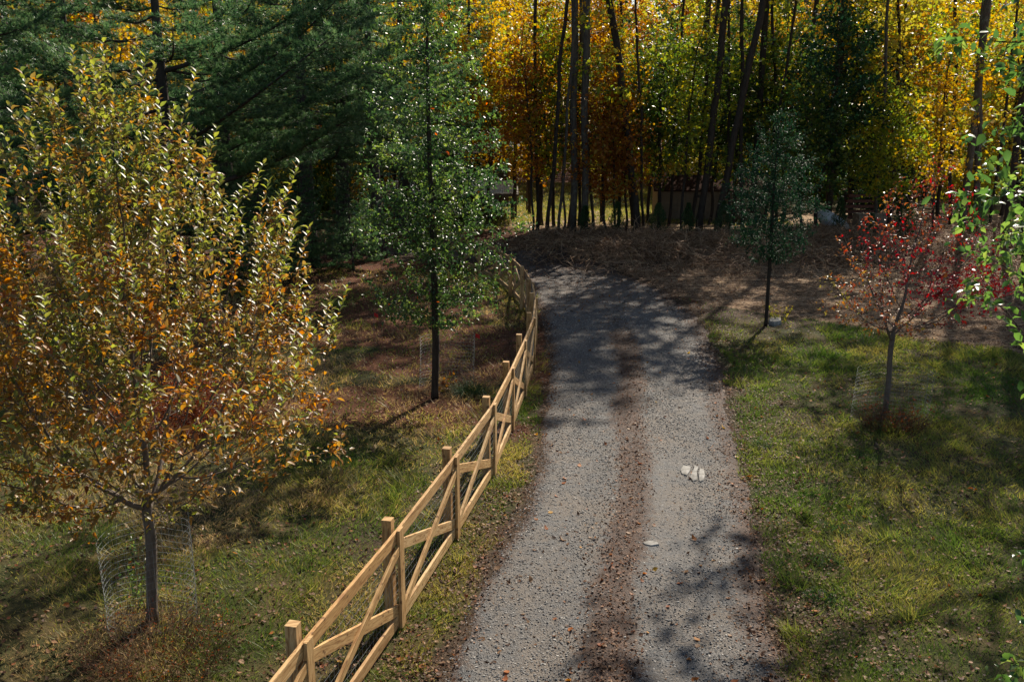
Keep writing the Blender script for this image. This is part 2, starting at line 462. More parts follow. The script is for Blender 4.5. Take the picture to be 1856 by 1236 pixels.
RY = ED_L[:, 1][:, None] * (1 - uu) + ED_R[:, 1][:, None] * uu
RZ = gz(RX, RY) + .014 + .02 * np.exp(-((us - .5) / .1) ** 2) - .012 * (np.exp(-((us - .27) / .13) ** 2) + np.exp(-((us - .74) / .13) ** 2))
RZ = RZ - .03 * ((us < .001) | (us > .999))
def worn_mask(us, RX, RY):
    """0 in the two wheel tracks, 1 on the strip between them and along the edges"""
    c = .465 + (fbm(RX * 0, RY, 3.0, 81) - .5) * .05
    strip = np.exp(-(np.abs(us - c) / .088) ** 3) * (1 - sstep(21, 28, RY) * .75) * (.30 + 1.3 * fbm(RX, RY, 1.0, 83, 4))
    ed = np.maximum((1 - sstep(-.02, .10, us)) * .8, sstep(.80, 1.0, us) * .85)
    fard = sstep(24, 38, RY) * .55
    return np.clip(np.maximum(np.maximum(strip, ed), fard * (.5 + fbm(RX, RY, 2.0, 85))), 0, 1)
WM = worn_mask(us, RX, RY)
I = np.arange(NR * nu).reshape(NR, nu)
Fq = np.c_[I[:-1, :-1].ravel(), I[:-1, 1:].ravel(), I[1:, 1:].ravel(), I[1:, :-1].ravel()]
drive = obj("gravel_drive", mesh("gravel_drive", np.c_[RX.ravel(), RY.ravel(), RZ.ravel()], Fq, drivemat(), smooth=True,
            vattr=dict(u=us.ravel(), v=vs_.ravel() / NR, worn=WM.ravel())))
tag(drive, "grey gravel drive with two wheel tracks curving away to the left", "drive", kind="structure")

def rot_from(d, n):
    """rows: frames with x=d, z~n"""
    d = d / np.linalg.norm(d, axis=1, keepdims=True)
    y = np.cross(n, d); ly = np.linalg.norm(y, axis=1, keepdims=True)
    y = np.where(ly < 1e-6, np.array([[0, 1, 0]]), y / np.maximum(ly, 1e-6))
    z = np.cross(d, y)
    return d, y, z
def leaves(P0, D, Nn, Ln, Wd, detail=2, curl=.12):
    """leaf blades: detail 1 = folded diamond (4 vertices, 2 triangles), 2 = 6-vertex pointed oval with a fold"""
    x, y, z = rot_from(D, Nn)
    n = len(P0); Ln = np.asarray(Ln)[:, None]; Wd = np.asarray(Wd)[:, None]
    if detail == 1:
        prof = [(0, 0, 0), (.45, .5, .10), (1, 0, -curl), (.45, -.5, .10)]
        F_ = np.array([[0, 1, 2], [0, 2, 3]])
    else:
        prof = [(0, 0, 0), (.28, .42, .07), (.62, .40, .05), (1, 0, -curl * 1.6), (.62, -.40, .05), (.28, -.42, .07), (.45, 0, -.03)]
        F_ = np.array([[0, 1, 6], [1, 2, 6], [2, 3, 6], [3, 4, 6], [4, 5, 6], [5, 0, 6]])
    V = np.empty((n, len(prof), 3)); cf = rng.uniform(-.4, 2.6, (n, 1))     # every leaf curls and twists its own way
    tw = rng.normal(0, .12, (n, 1))
    for k, (a, b, c) in enumerate(prof):
        V[:, k] = P0 + x * (a * Ln) + y * (b * Wd + tw * a * a * Ln) + z * (c * Ln * (cf if a == 1 else 1))
    idx = (np.arange(n) * len(prof))[:, None, None] + F_[None]
    return V.reshape(-1, 3), idx.reshape(-1, 3), len(prof)
def leafobj(name, P0, D, Nn, Ln, Wd, rnd, mat, detail=2, parent=None, curl=.12):
    V, Fc, k = leaves(P0, D, Nn, Ln, Wd, detail, curl)
    me = mesh(name, V, Fc, mat, vattr=dict(rnd=np.repeat(np.clip(rnd, 0, 1), k)))
    return obj(name, me, parent)
def rdir(n, up=0.0):
    d = rng.normal(size=(n, 3)); d /= np.linalg.norm(d, axis=1, keepdims=True)
    d[:, 2] += up
    return d / np.linalg.norm(d, axis=1, keepdims=True)

# gravel stones lying loose on the drive
def loose_stones():
    n = 90000
    Yc = 7.5 + rng.random(n * 3) ** 1.5 * 20
    Xc = rng.uniform(-2.5, 6.5, n * 3)
    uq, wq = road_u(Xc, Yc)
    wv = worn_mask(np.clip(uq, 0, 1), Xc, Yc)
    keep = (uq > .0) & (uq < 1.02) & (rng.random(n * 3) > .12 + wv * .95 + .6 * (fbm(Xc, Yc, 1.6, 121, 4) - .5))
    Xc, Yc, uq = Xc[keep][:n], Yc[keep][:n], uq[keep][:n]
    n = len(Xc)
    s_ = (.004 + .010 * rng.random(n) ** 4) * (.8 + .025 * Yc)
    zc = gz(Xc, Yc) + .014 - .012 * (np.exp(-((uq - .27) / .13) ** 2) + np.exp(-((uq - .74) / .13) ** 2)) + .02 * np.exp(-((uq - .5) / .1) ** 2) + s_ * .3
    oc = np.array([(1, 0, 0), (0, 1, 0), (-1, 0, 0), (0, -1, 0), (0, 0, .75), (0, 0, -.7), (.7, .7, .35), (-.6, .6, .4), (-.7, -.6, .3), (.6, -.7, .4)], float)
    Fo = np.array([[0, 6, 4], [6, 1, 4], [1, 7, 4], [7, 2, 4], [2, 8, 4], [8, 3, 4], [3, 9, 4], [9, 0, 4], [0, 5, 6], [6, 5, 1], [1, 5, 7], [7, 5, 2]])
    V = oc[None] * s_[:, None, None] * rng.uniform(.65, 1.35, (n, 10, 3))
    a = rng.uniform(0, 6.28, n); ca, sa = np.cos(a)[:, None], np.sin(a)[:, None]
    V = np.stack([V[..., 0] * ca - V[..., 1] * sa, V[..., 0] * sa + V[..., 1] * ca, V[..., 2]], -1)
    V += np.stack([Xc, Yc, zc], -1)[:, None]
    Fc = (np.arange(n) * 10)[:, None, None] + Fo[None]
    m, t, out = newmat("gravel_stone")
    c = ramp(t, [(0, (.075, .077, .08)), (.5, (.15, .148, .145)), (.85, (.25, .235, .215)), (1, (.46, .44, .40))], attr(t, "rnd")).outputs[0]
    p = N(t, "ShaderNodeBsdfPrincipled"); L(t, c, p.inputs['Base Color']); p.inputs['Roughness'].default_value = .75
    L(t, p.outputs[0], out.inputs[0])
    o = obj("gravel_stones", mesh("gravel_stones", V.reshape(-1, 3), Fc.reshape(-1, 3), m, vattr=dict(rnd=np.repeat(rng.random(n), 10))))
    tag(o, "loose grey stones lying on the gravel drive", "gravel", kind="stuff")
loose_stones()

# ------------------------------------------------------------------ grass
def grass():
    n = 1150000
    r_ = rng.random(n)
    Yc = 5.5 + 30 * r_ ** 1.35
    half = Yc * .58 + 3.0
    Xc = rng.uniform(-1, 1, n) * half
    uq, wq = road_u(Xc, Yc)
    dq = np.where(uq < 0, -uq * wq, np.where(uq > 1, (uq - 1) * wq, -np.minimum(uq, 1 - uq) * wq))
    lush = fbm(Xc, Yc, 1.1, 91, 4)
    keep = (dq > -.30 + .75 * fbm(Xc, Yc, .7, 93, 3)) & (straw_mask(Xc, Yc) < .35)
    lit = litter_mask(Xc, Yc)
    pr = np.clip(1.6 * (lush - .18), .04, 1) * (1 - lit * .82)
    pr *= np.where(dq < .9, .5 + .9 * (vnoise(Xc, Yc, .5, 95) > .4), 1)
    pr *= 1 - sstep(25, 29, Yc + Xc * .6) * (Xc > 2) * (dq < 3) * .9
    keep &= rng.random(n) < pr
    Xc, Yc, lush, dq = Xc[keep], Yc[keep], lush[keep], dq[keep]
    n = len(Xc)
    far = Yc / 12
    hgt = (.02 + .055 * rng.random(n) ** 1.4) * (.5 + 1.2 * lush) * (1 + .25 * far)
    tuft = vnoise(Xc, Yc, .35, 97) > .86
    hgt = np.where(tuft, hgt * 2.2, hgt)
    wid = (.0032 + .003 * rng.random(n)) * np.maximum(1, far * 1.35)
    a = rng.uniform(0, 6.28, n); b = vnoise(Xc, Yc, .5, 96) * 9 + rng.normal(0, 1.1, n); ln = rng.uniform(.2, 1.7, n)
    base = np.stack([Xc, Yc, gz(Xc, Yc) - .004], -1)
    side = np.stack([np.cos(a), np.sin(a), 0 * a], -1) * wid[:, None]
    tip = base + np.stack([np.cos(b) * ln * hgt, np.sin(b) * ln * hgt, hgt], -1)
    V = np.stack([base - side, base + side, tip], 1).reshape(-1, 3)
    Fc = np.arange(n * 3).reshape(-1, 3)
    dry = np.clip(fbm(Xc, Yc, 1.5, 99, 4) * 1.9 - .42 + rng.normal(0, .2, n), 0, 1)
    dry = np.where(Xc > 2.5, dry * .66, np.clip(dry + .14, 0, 1))
    dry = np.where(dq < 1.0, dry * .7, dry)
    mat = leafmat("grass_blade", [(0, (.05, .10, .02)), (.35, (.12, .16, .032)), (.6, (.26, .24, .06)), (.8, (.36, .27, .10)), (1, (.38, .27, .14))], .42, .5, .3, 1.8)
    o = obj("grass", mesh("grass", V, Fc, mat, vattr=dict(rnd=np.repeat(dry, 3))))
    tag(o, "short patchy green and straw-coloured lawn grass", "grass", kind="stuff")
grass()
def far_grass():
    n = 90000
    Yc = rng.uniform(45, 82, n); Xc = rng.uniform(-6, 14, n)
    k = rng.random(n) < np.clip(fbm(Xc, Yc, 3, 92) * 1.6 - .1, .1, 1) * sstep(45, 49, Yc)
    Xc, Yc = Xc[k], Yc[k]; n = len(Xc)
    hgt = rng.uniform(.07, .16, n); a = rng.uniform(0, 6.28, n)
    base = np.stack([Xc, Yc, gz(Xc, Yc)], -1); sd_ = np.stack([np.cos(a), np.sin(a), 0 * a], -1) * .022
    tip = base + np.stack([rng.normal(0, .07, n), rng.normal(0, .07, n), hgt], -1)
    V = np.stack([base - sd_, base + sd_, tip], 1).reshape(-1, 3)
    o = obj("far_grass", mesh("far_grass", V, np.arange(n * 3).reshape(-1, 3), bpy.data.materials["grass_blade"], vattr=dict(rnd=np.repeat(rng.uniform(.2, .8, n), 3))))
    tag(o, "sunlit grass of the clearing seen between the trunks", "grass", kind="stuff")
far_grass()

# ------------------------------------------------------------------ fallen leaves
def fallen():
    parts = []
    def scatter(n, Xc, Yc, size, col, lift=.0):
        parts.append((Xc, Yc, size, col, lift))
    n = 90000
    Yc = 6 + 36 * rng.random(n) ** 1.1; Xc = rng.uniform(-1, 1, n) * (Yc * .58 + 1)
    uq, wq = road_u(Xc, Yc)
    dq = np.where(uq < 0, -uq * wq, np.where(uq > 1, (uq - 1) * wq, -np.minimum(uq, 1 - uq) * wq))
    wn = worn_mask(np.clip(uq, 0, 1), Xc, Yc)
    dens = np.where(dq < 0, .05 + .55 * wn, np.clip(1.1 - dq * .6, .42, 1)) * (.3 + 1.1 * fbm(Xc, Yc, .8, 101))
    dens = np.maximum(dens, litter_mask(Xc, Yc) * .8)
    k = rng.random(n) < dens
    Xc, Yc = Xc[k], Yc[k]; n = len(Xc)
    size = rng.uniform(.018, .05, n); col = rng.random(n) ** 1.1 * .75
    scatter(n, Xc, Yc, size, col)
    n = 190000                                                   # crumbs of leaf and bark, thick along the edges and the middle strip
    Yc = 7 + 30 * rng.random(n) ** 1.5; Xc = rng.uniform(-3.5, 9, n)
    uq, wq = road_u(Xc, Yc)
    dq = np.where(uq < 0, -uq * wq, np.where(uq > 1, (uq - 1) * wq, -np.minimum(uq, 1 - uq) * wq))
    wn = worn_mask(np.clip(uq, 0, 1), Xc, Yc)
    k = rng.random(n) < np.where(dq < -.05, .03 + .9 * wn, np.clip(1.0 - dq * .55, 0, 1)) * (.25 + 1.2 * fbm(Xc, Yc, .6, 103))
    Xc, Yc = Xc[k], Yc[k]; n = len(Xc)
    scatter(n, Xc, Yc, rng.uniform(.010, .032, n), rng.random(n) * .72)
    n2 = 900                                                     # the larger, brighter maple leaves
    Y2 = 8 + 26 * rng.random(n2); X2 = rng.uniform(-1, 1, n2) * (Y2 * .56)
    scatter(n2, X2, Y2, rng.uniform(.03, .075, n2), rng.uniform(.5, 1, n2), .01)
    Xc = np.concatenate([p[0] for p in parts]); Yc = np.concatenate([p[1] for p in parts])
    sz = np.concatenate([p[2] for p in parts]); col = np.concatenate([p[3] for p in parts])
    n = len(Xc)
    a = rng.uniform(0, 6.28, n)
    D = np.stack([np.cos(a), np.sin(a), rng.normal(0, .15, n)], -1)
    Nn = np.stack([rng.normal(0, .35, n), rng.normal(0, .35, n), np.ones(n)], -1)
    uq, wq = road_u(Xc, Yc)
    P0 = np.stack([Xc, Yc, gz(Xc, Yc) + road_dz(uq) + .006 + np.where((uq > 0) & (uq < 1), .004, .03) * rng.random(n)], -1)
    mat = leafmat("fallen_leaf", [(0, (.035, .018, .012)), (.3, (.11, .05, .025)), (.5, (.20, .10, .05)), (.62, (.34, .22, .13)), (.74, (.30, .09, .03)), (.88, (.42, .15, .03)), (1, (.52, .32, .05))], .3, .6, .25, 1.2)
    leafobj_ = leafobj("fallen_leaves", P0, D, Nn, sz * 1.3, sz * 1.1, col, mat, 2, curl=-.2)
    tag(leafobj_, "brown and orange fallen leaves scattered over grass and drive", "fallen leaves", kind="stuff")
fallen()

# ------------------------------------------------------------------ dry straw and twigs of the cleared bank
def ribbons(name, P0, A, ln, wd, bend, mat, rnd, seg=3):
    """curved thin strips"""
    n = len(P0)
    pts = []
    d = A / np.linalg.norm(A, axis=1, keepdims=True)
    cur = P0.copy()
    ring = []
    for k in range(seg + 1):
        ring.append(cur.copy())
        d2 = d + bend * (k + 1) * .5
        d2 /= np.linalg.norm(d2, axis=1, keepdims=True)
        cur = cur + d2 * (ln / seg)[:, None]
    side = np.cross(d, np.stack([rng.normal(0, .3, n), rng.normal(0, .3, n), np.ones(n)], -1)); side /= np.linalg.norm(side, axis=1, keepdims=True) + 1e-9
    up = np.cross(side, d)
    V = np.empty((n, (seg + 1) * 3, 3))
    for k in range(seg + 1):
        w_ = wd * (1 - .6 * k / seg)
        V[:, k * 3] = ring[k] - side * w_[:, None]
        V[:, k * 3 + 1] = ring[k] + side * w_[:, None]
        V[:, k * 3 + 2] = ring[k] + up * w_[:, None]
    Fo = []
    for k in range(seg):
        a, b = k * 3, (k + 1) * 3
        Fo += [[a, a + 1, b + 1], [a, b + 1, b], [a + 1, a + 2, b + 2], [a + 1, b + 2, b + 1], [a + 2, a, b], [a + 2, b, b + 2]]
    Fo = np.array(Fo)
    Fc = (np.arange(n) * (seg + 1) * 3)[:, None, None] + Fo[None]
    return obj(name, mesh(name, V.reshape(-1, 3), Fc.reshape(-1, 3), mat, vattr=dict(rnd=np.repeat(rnd, (seg + 1) * 3))))
strawm = leafmat("dry_straw", [(0, (.08, .042, .025)), (.35, (.29, .16, .085)), (.7, (.55, .35, .20)), (1, (.70, .50, .31))], .2, .6, .25, 1.0)
def straw():
    n = 230000
    Yc = rng.uniform(21, 43, n); Xc = rng.uniform(-3, 26, n)
    b = berm(Xc, Yc) * (1 - sstep(41, 43, Yc))
    s_ = straw_mask(Xc, Yc)
    uq, wq = road_u(Xc, Yc)
    near = sstep(28.5, 33, Yc) * (uq > 1) * .5
    k = rng.random(n) < np.clip(np.maximum(np.maximum(b * .9, s_ * .55), near) * (.2 + 1.3 * fbm(Xc, Yc, 1.0, 111)), 0, 1) * (uq > .97)
    Xc, Yc, b = Xc[k], Yc[k], b[k]; n = len(Xc)
    a = rng.uniform(0, 6.28, n)
    A = np.stack([np.cos(a), np.sin(a) * .7, rng.uniform(-.05, .5, n) * (.25 + b)], -1)
    P0 = np.stack([Xc, Yc, gz(Xc, Yc) + rng.random(n) * .05 * (1 + 3 * b)], -1)
    o = ribbons("dry_straw", P0, A, rng.uniform(.12, .5, n) * (.7 + .7 * b), rng.uniform(.004, .010, n), rng.normal(0, .35, (n, 3)) - np.array([0, 0, .25]), strawm, rng.random(n) ** 1.2)
    tag(o, "dry tan straw and brush strewn on the bank beyond the lawn", "dry straw", kind="stuff")
straw()
def brush():
    n = 34000
    Yc = rng.uniform(33.5, 42.5, n); Xc = rng.uniform(-1, 26, n)
    b = berm(Xc, Yc) * (1 - sstep(41, 43, Yc)) + .25 * straw_mask(Xc, Yc)
    k = rng.random(n) < b * (.1 + 1.5 * fbm(Xc, Yc, 1.3, 113)) 
    Xc, Yc = Xc[k], Yc[k]; n = len(Xc); a = rng.uniform(0, 6.28, n)
    A = np.stack([np.cos(a), np.sin(a), rng.uniform(.1, 1.3, n)], -1)
    P0 = np.stack([Xc, Yc, gz(Xc, Yc) + rng.random(n) * .35 * (fbm(Xc, Yc, 1.3, 113) > .45)], -1)
    o = ribbons("brush_pile", P0, A, rng.uniform(.35, 1.2, n), rng.uniform(.007, .018, n), rng.normal(0, .4, (n, 3)) - np.array([0, 0, .8]), strawm, rng.random(n), 5)
    tag(o, "raised tangle of cut branches along the bank at the end of the drive", "brush", kind="stuff")
brush()

# ------------------------------------------------------------------ trees: skeleton grown towards points filling the crown
def colonise(attr_pts, trunk, step, infl, kill, iters=140, bias=(0, 0, .1), maxn=4000):
    nodes = np.array(trunk, float); par = list(range(-1, len(trunk) - 1))
    kids = np.zeros(len(nodes) + maxn, int)
    A = attr_pts.copy()
    def near(A_, nn, off):
        d = ((A_[:, None, :] - nn[None]) ** 2).sum(-1); k = d.argmin(1)
        return d[np.arange(len(A_)), k], k + off
    d2, ni = near(A, nodes, 0)
    NN = [nodes]; total = len(nodes); allp = nodes
    for it in range(iters):
        act = d2 < infl ** 2
        if not act.any():
            act = d2 <= np.partition(d2, min(3, len(d2) - 1))[min(3, len(d2) - 1)]
        if len(A) == 0: break
        ids = ni[act]; v = A[act] - allp[ids]; v /= np.linalg.norm(v, axis=1, keepdims=True) + 1e-9
        uq, inv = np.unique(ids, return_inverse=True)
        sv = np.zeros((len(uq), 3)); np.add.at(sv, inv, v)
        ln_ = np.linalg.norm(sv, axis=1, keepdims=True); sv /= ln_ + 1e-9
        sv += np.array(bias) + rng.normal(0, .16, sv.shape)
        sv /= np.linalg.norm(sv, axis=1, keepdims=True)
        ok = kids[uq] < 4
        uq, sv = uq[ok], sv[ok]
        if len(uq) == 0: break
        new = allp[uq] + sv * step
        kids[uq] += 1
        par += uq.tolist()
        off = total; total += len(new)
        allp = np.vstack([allp, new])
        dn, kn = near(A, new, off)
        b = dn < d2
        d2 = np.where(b, dn, d2); ni = np.where(b, kn, ni)
        keep = d2 > kill ** 2
        A, d2, ni = A[keep], d2[keep], ni[keep]
        if len(A) == 0 or total > maxn: break
    return allp, np.array(par)
def radii(par, r_tip, r_base, nsplit=None):
    n = len(par); tips = np.zeros(n)
    has = np.zeros(n, bool); has[par[par >= 0]] = True
    tips[~has] = 1
    for i in range(n - 1, 0, -1):
        if par[i] >= 0: tips[par[i]] += tips[i]
    p = math.log(r_base / r_tip) / math.log(max(tips[0], 2))
    return r_tip * tips ** p, tips, has
def treemesh(name, P_, par, rad, mat, minr=0.0, extra=None):
    n = len(par); ch = [[] for _ in range(n)]
    for i in range(n):
        if par[i] >= 0: ch[par[i]].append(i)
    mb = extra or MB(); stack = [(0, None)]
    while stack:
        s_, fr = stack.pop()
        chain = [s_] if fr is None else [fr, s_]
        c = s_
        while ch[c]:
            k = sorted(ch[c], key=lambda q: -rad[q])
            for q in k[1:]:
                if rad[q] >= minr: stack.append((q, c))
            c = k[0]
            if rad[c] < minr: break
            chain.append(c)
        if len(chain) < 2: continue
        rr = [rad[q] for q in chain]
        if fr is not None: rr[0] = min(rr[1] * 1.15, rad[fr])
        rr[-1] = max(rr[-1] * .5, .001)
        pts = [P_[q] for q in chain]
        # smooth chain
        pp = np.array(pts)
        if len(pp) > 3:
            pp[1:-1] = pp[1:-1] * .6 + (pp[:-2] + pp[2:]) * .2
        if fr is None:                                           # root flare
            rr[0] *= 1.2
        r0 = rr[1]
        mb.tube(pp.tolist(), rr, 12 if r0 > .12 else 9 if r0 > .05 else 6 if r0 > .02 else 4 if r0 > .008 else 3)
    return mesh(name, mb.v, mb.f, mat, smooth=True)
def crown_pts(n, cz0, cz1, prof, shell=.55, cx=0.0, cy_=0.0):
    """points in a crown of revolution: prof(t)=radius at height fraction t"""
    out = []
    tot = 0
    zz = rng.random(n * 4); rmax = max(prof(t) for t in np.linspace(0, 1, 30))
    rr = rng.random(n * 4)
    pr = np.array([prof(t) for t in zz])
    keep = rng.random(n * 4) < (pr / rmax) ** 2 + .02
    zz, rr, pr = zz[keep][:n], rr[keep][:n], pr[keep][:n]
    a = rng.uniform(0, 2 * math.pi, len(zz))
    rad = pr * (shell + (1 - shell) * rr) * np.where(rng.random(len(zz)) < .35, rng.random(len(zz)), 1)
    lump = .78 + .44 * vnoise(a * 1.6 + 9, zz * 6, 1.0, int(rng.integers(1, 999)))
    rad = rad * lump
    return np.stack([cx + rad * np.cos(a), cy_ + rad * np.sin(a), cz0 + (cz1 - cz0) * zz], -1)
def twig_leaves(P_, par, rad, rthr, per, size, up=.3, droop=0.0, spread=.06, aspect=.5, out=1.0, flat=.8):
    """positions and frames of leaves along the thin twigs"""
    ids = np.where((rad < rthr) & (par >= 0))[0]
    ids = np.repeat(ids, per)
    n = len(ids)
    a, b = P_[par[ids]], P_[ids]
    P0 = a + (b - a) * rng.random((n, 1)) + rng.normal(0, spread, (n, 3))
    ax = (b - a); ax /= np.linalg.norm(ax, axis=1, keepdims=True) + 1e-9
    D = ax * .5 + rdir(n) * out + np.array([0, 0, up - droop])
    Nn = rdir(n) * (1 - flat) + np.array([0, 0, flat])
    Ln = size * rng.uniform(.45, 1.3, n)
    return P0, D, Nn, Ln, Ln * aspect
def trunk_line(h, n, lean=(0, 0), wob=.05):
    z = np.linspace(0, h, n); p = np.zeros((n, 3)); p[:, 2] = z
    t = z / max(h, 1e-6)
    p[:, 0] = lean[0] * t + np.cumsum(rng.normal(0, wob, n)) * .3 * (t > 0)
    p[:, 1] = lean[1] * t + np.cumsum(rng.normal(0, wob, n)) * .3 * (t > 0)
    p[0, :2] = 0
    return p

# ---- golden fruit tree in the left foreground
def golden_tree():
    bx, by = at(275, 1128)
    bz = gz1(bx, by)
    t = thing("fruit_tree", "bushy fruit tree with glossy yellow, orange and green leaves in the left foreground", "tree", (bx, by, bz))
    def prof(q): return float(np.interp(q, [0, .12, .32, .5, .7, .88, 1], [1.1, 2.1, 2.5, 2.05, 1.45, .85, .25]))
    A = crown_pts(3000, 1.4, 6.15, prof, .45)
    P_, par = colonise(A, trunk_line(1.2, 8, (.10, 0), .02), .11, 1.2, .17, 140, (0, 0, .35), 6500)
    rad, tips, has = radii(par, .0028, .062)
    tipids = np.where(~has)[0]
    tp = P_[tipids]
    # upright shoots carrying leaves one above another
    score = tp[:, 2] + .35 * np.hypot(tp[:, 0], tp[:, 1]) + rng.normal(0, .5, len(tp))
    pick = tipids[np.argsort(-score)[:330]]
    mb = MB(); lp, ld, lr = [], [], []
    for q in pick:
        p0 = P_[q]; ln = float(rng.uniform(.18, .5) * (1.7 if rng.random() < .09 else 1)); o_ = np.array([p0[0], p0[1], 0]); o_ /= np.linalg.norm(o_) + .3
        d = np.array([0, 0, 1.0]) + o_ * .33 + rng.normal(0, .12, 3); d /= np.linalg.norm(d)
        pts = [p0 + d * ln * k / 3 + np.array([0, 0, .03 * ln * k * k / 9]) for k in range(4)]
        mb.tube(pts, [.0045, .0038, .003, .0015], 3)
        m_ = int(ln / .024); ph = rng.uniform(0, 6.28)
        for k in range(m_):
            f_ = (k + .5) / m_
            ph += 2.4
            lp.append(p0 + d * ln * f_); ld.append([math.cos(ph), math.sin(ph), .75 + .4 * f_]); lr.append(.42 - .22 * f_ + rng.normal(0, .1) + (.35 if rng.random() < .12 else 0))
    obj("trunk", treemesh("trunk", P_, par, rad, M['twigbark'], extra=mb), t)
    P0, D, Nn, Ln, Wd = twig_leaves(P_, par, rad, .0095, 11, .082, .3, .12, .05, .52, 1.0, .62)
    hol = vnoise(P0[:, 0] + P0[:, 1] * .6 + 9, P0[:, 2] - P0[:, 1] * .4, .55, 19)
    kp = rng.random(len(P0)) < (.52 + .46 * sstep(1.8, 4.4, P0[:, 2])) * (.12 + 1.0 * sstep(.25, .55, hol))
    P0, D, Nn, Ln, Wd = P0[kp], D[kp], Nn[kp], Ln[kp], Wd[kp]
    zf = np.clip(P0[:, 2] / 5.5, 0, 1)
    nf = fbm(P0[:, 0] * 3 + P0[:, 1] * 2, P0[:, 2] * 3, 1.3, 131)
    rv = np.clip(.62 - .12 * (1 - zf) + (nf - .5) * .9 + rng.normal(0, .16, len(P0)) - .25 * sstep(.7, .9, zf), 0, .97)
    lp = np.array(lp); ld = np.array(ld); m_ = len(lp)
    Ls = rng.uniform(.065, .10, m_)
    P0 = np.vstack([P0, lp]); D = np.vstack([D, ld]); Nn = np.vstack([Nn, np.tile([0, 0, 1.0], (m_, 1)) + rng.normal(0, .2, (m_, 3))])
    Ln = np.r_[Ln, Ls]; Wd = np.r_[Wd, Ls * .52]; rv = np.r_[rv, np.array(lr)]
    print("golden leaves", len(P0), "nodes", len(P_))
    leafobj("foliage", P0, D, Nn, Ln, Wd, rv, M['golden'], 2, t)
golden_tree()

# ---- pears: columnar green tree beside the fence, and the one at the right edge of the view
def pear(name, label, x, y, height, rmax, z0, mat, natt, per, size, cat="tree", low=1.4, lean=(0, 0), spec=True, rt=.075, kill=.2, prof=None):
    t = thing(name, label, cat, (x, y, gz1(x, y)))
    prof = prof or (lambda q: rmax * (.62 + .38 * math.sin(min(1, q * 3.2) * math.pi / 2)) * (1 - max(0, q - .25) / .75 * .8) + .08)
    A = crown_pts(natt, z0, height, prof, .35)
    A = A[vnoise(A[:, 0] * 1.0 + A[:, 1], A[:, 2], .8, 7) > .38]
    P_, par = colonise(A, trunk_line(height * .86, int(height * .86 / .16), lean, .03), .13, .85, kill, 120, (0, 0, .45), 7000)
    rad, tips, has = radii(par, .003, rt)
    obj("trunk", treemesh("trunk", P_, par, rad, M['bark']), t)
    P0, D, Nn, Ln, Wd = twig_leaves(P_, par, rad, .012, per, size, .25, .15, .05, .62, 1.0, .55)
    nf = fbm(P0[:, 0] * 3, P0[:, 2] * 3, 1.2, 141)
    rv = np.clip(.45 + (nf - .5) * 1.0 + rng.normal(0, .2, len(P0)), 0, .965)
    m_ = int(natt * .45)                                       # leaves on short spurs close to the stem
    zz = rng.uniform(z0 + .2, height, m_); tr = np.array([[0, 0, 0]] * m_, float)
    k_ = np.clip((zz / (height * .86) * (int(height * .86 / .16) - 1)).astype(int), 0, int(height * .86 / .16) - 1)
    P1 = P_[k_] + rng.normal(0, .17, (m_, 3)); L1 = size * rng.uniform(.5, 1.2, m_)
    P0 = np.vstack([P0, P1]); D = np.vstack([D, rdir(m_, .2)]); Nn = np.vstack([Nn, rdir(m_, .8)]); Ln = np.r_[Ln, L1]; Wd = np.r_[Wd, L1 * .62]; rv = np.r_[rv, rng.uniform(.1, .7, m_)]
    if spec: rv = np.where(rng.random(len(P0)) < .0012, 1.0, rv)
    print(name, "leaves", len(P0), "nodes", len(P_))
    leafobj("foliage", P0, D, Nn, Ln, Wd, rv, mat, 2, t, .15)
    return t
px_, py_ = at(788, 722)
pear("pear_tree", "tall narrow green pear tree standing in the grass left of the board fence", px_, py_, 9.8, 1.8, 1.45, M['pear'], 3400, 7, .082, low=1.6, rt=.075)
pear("pear_tree", "bright green pear tree whose branches reach in from the right edge", 4.70, 5.95, 10.5, 1.75, .9, M['near_pear'], 3800, 8, .078, spec=False, rt=.09,
     prof=lambda q: 1.12 + .75 * float(sstep(.28, .40, q)) - 1.55 * float(sstep(.62, 1.0, q)))

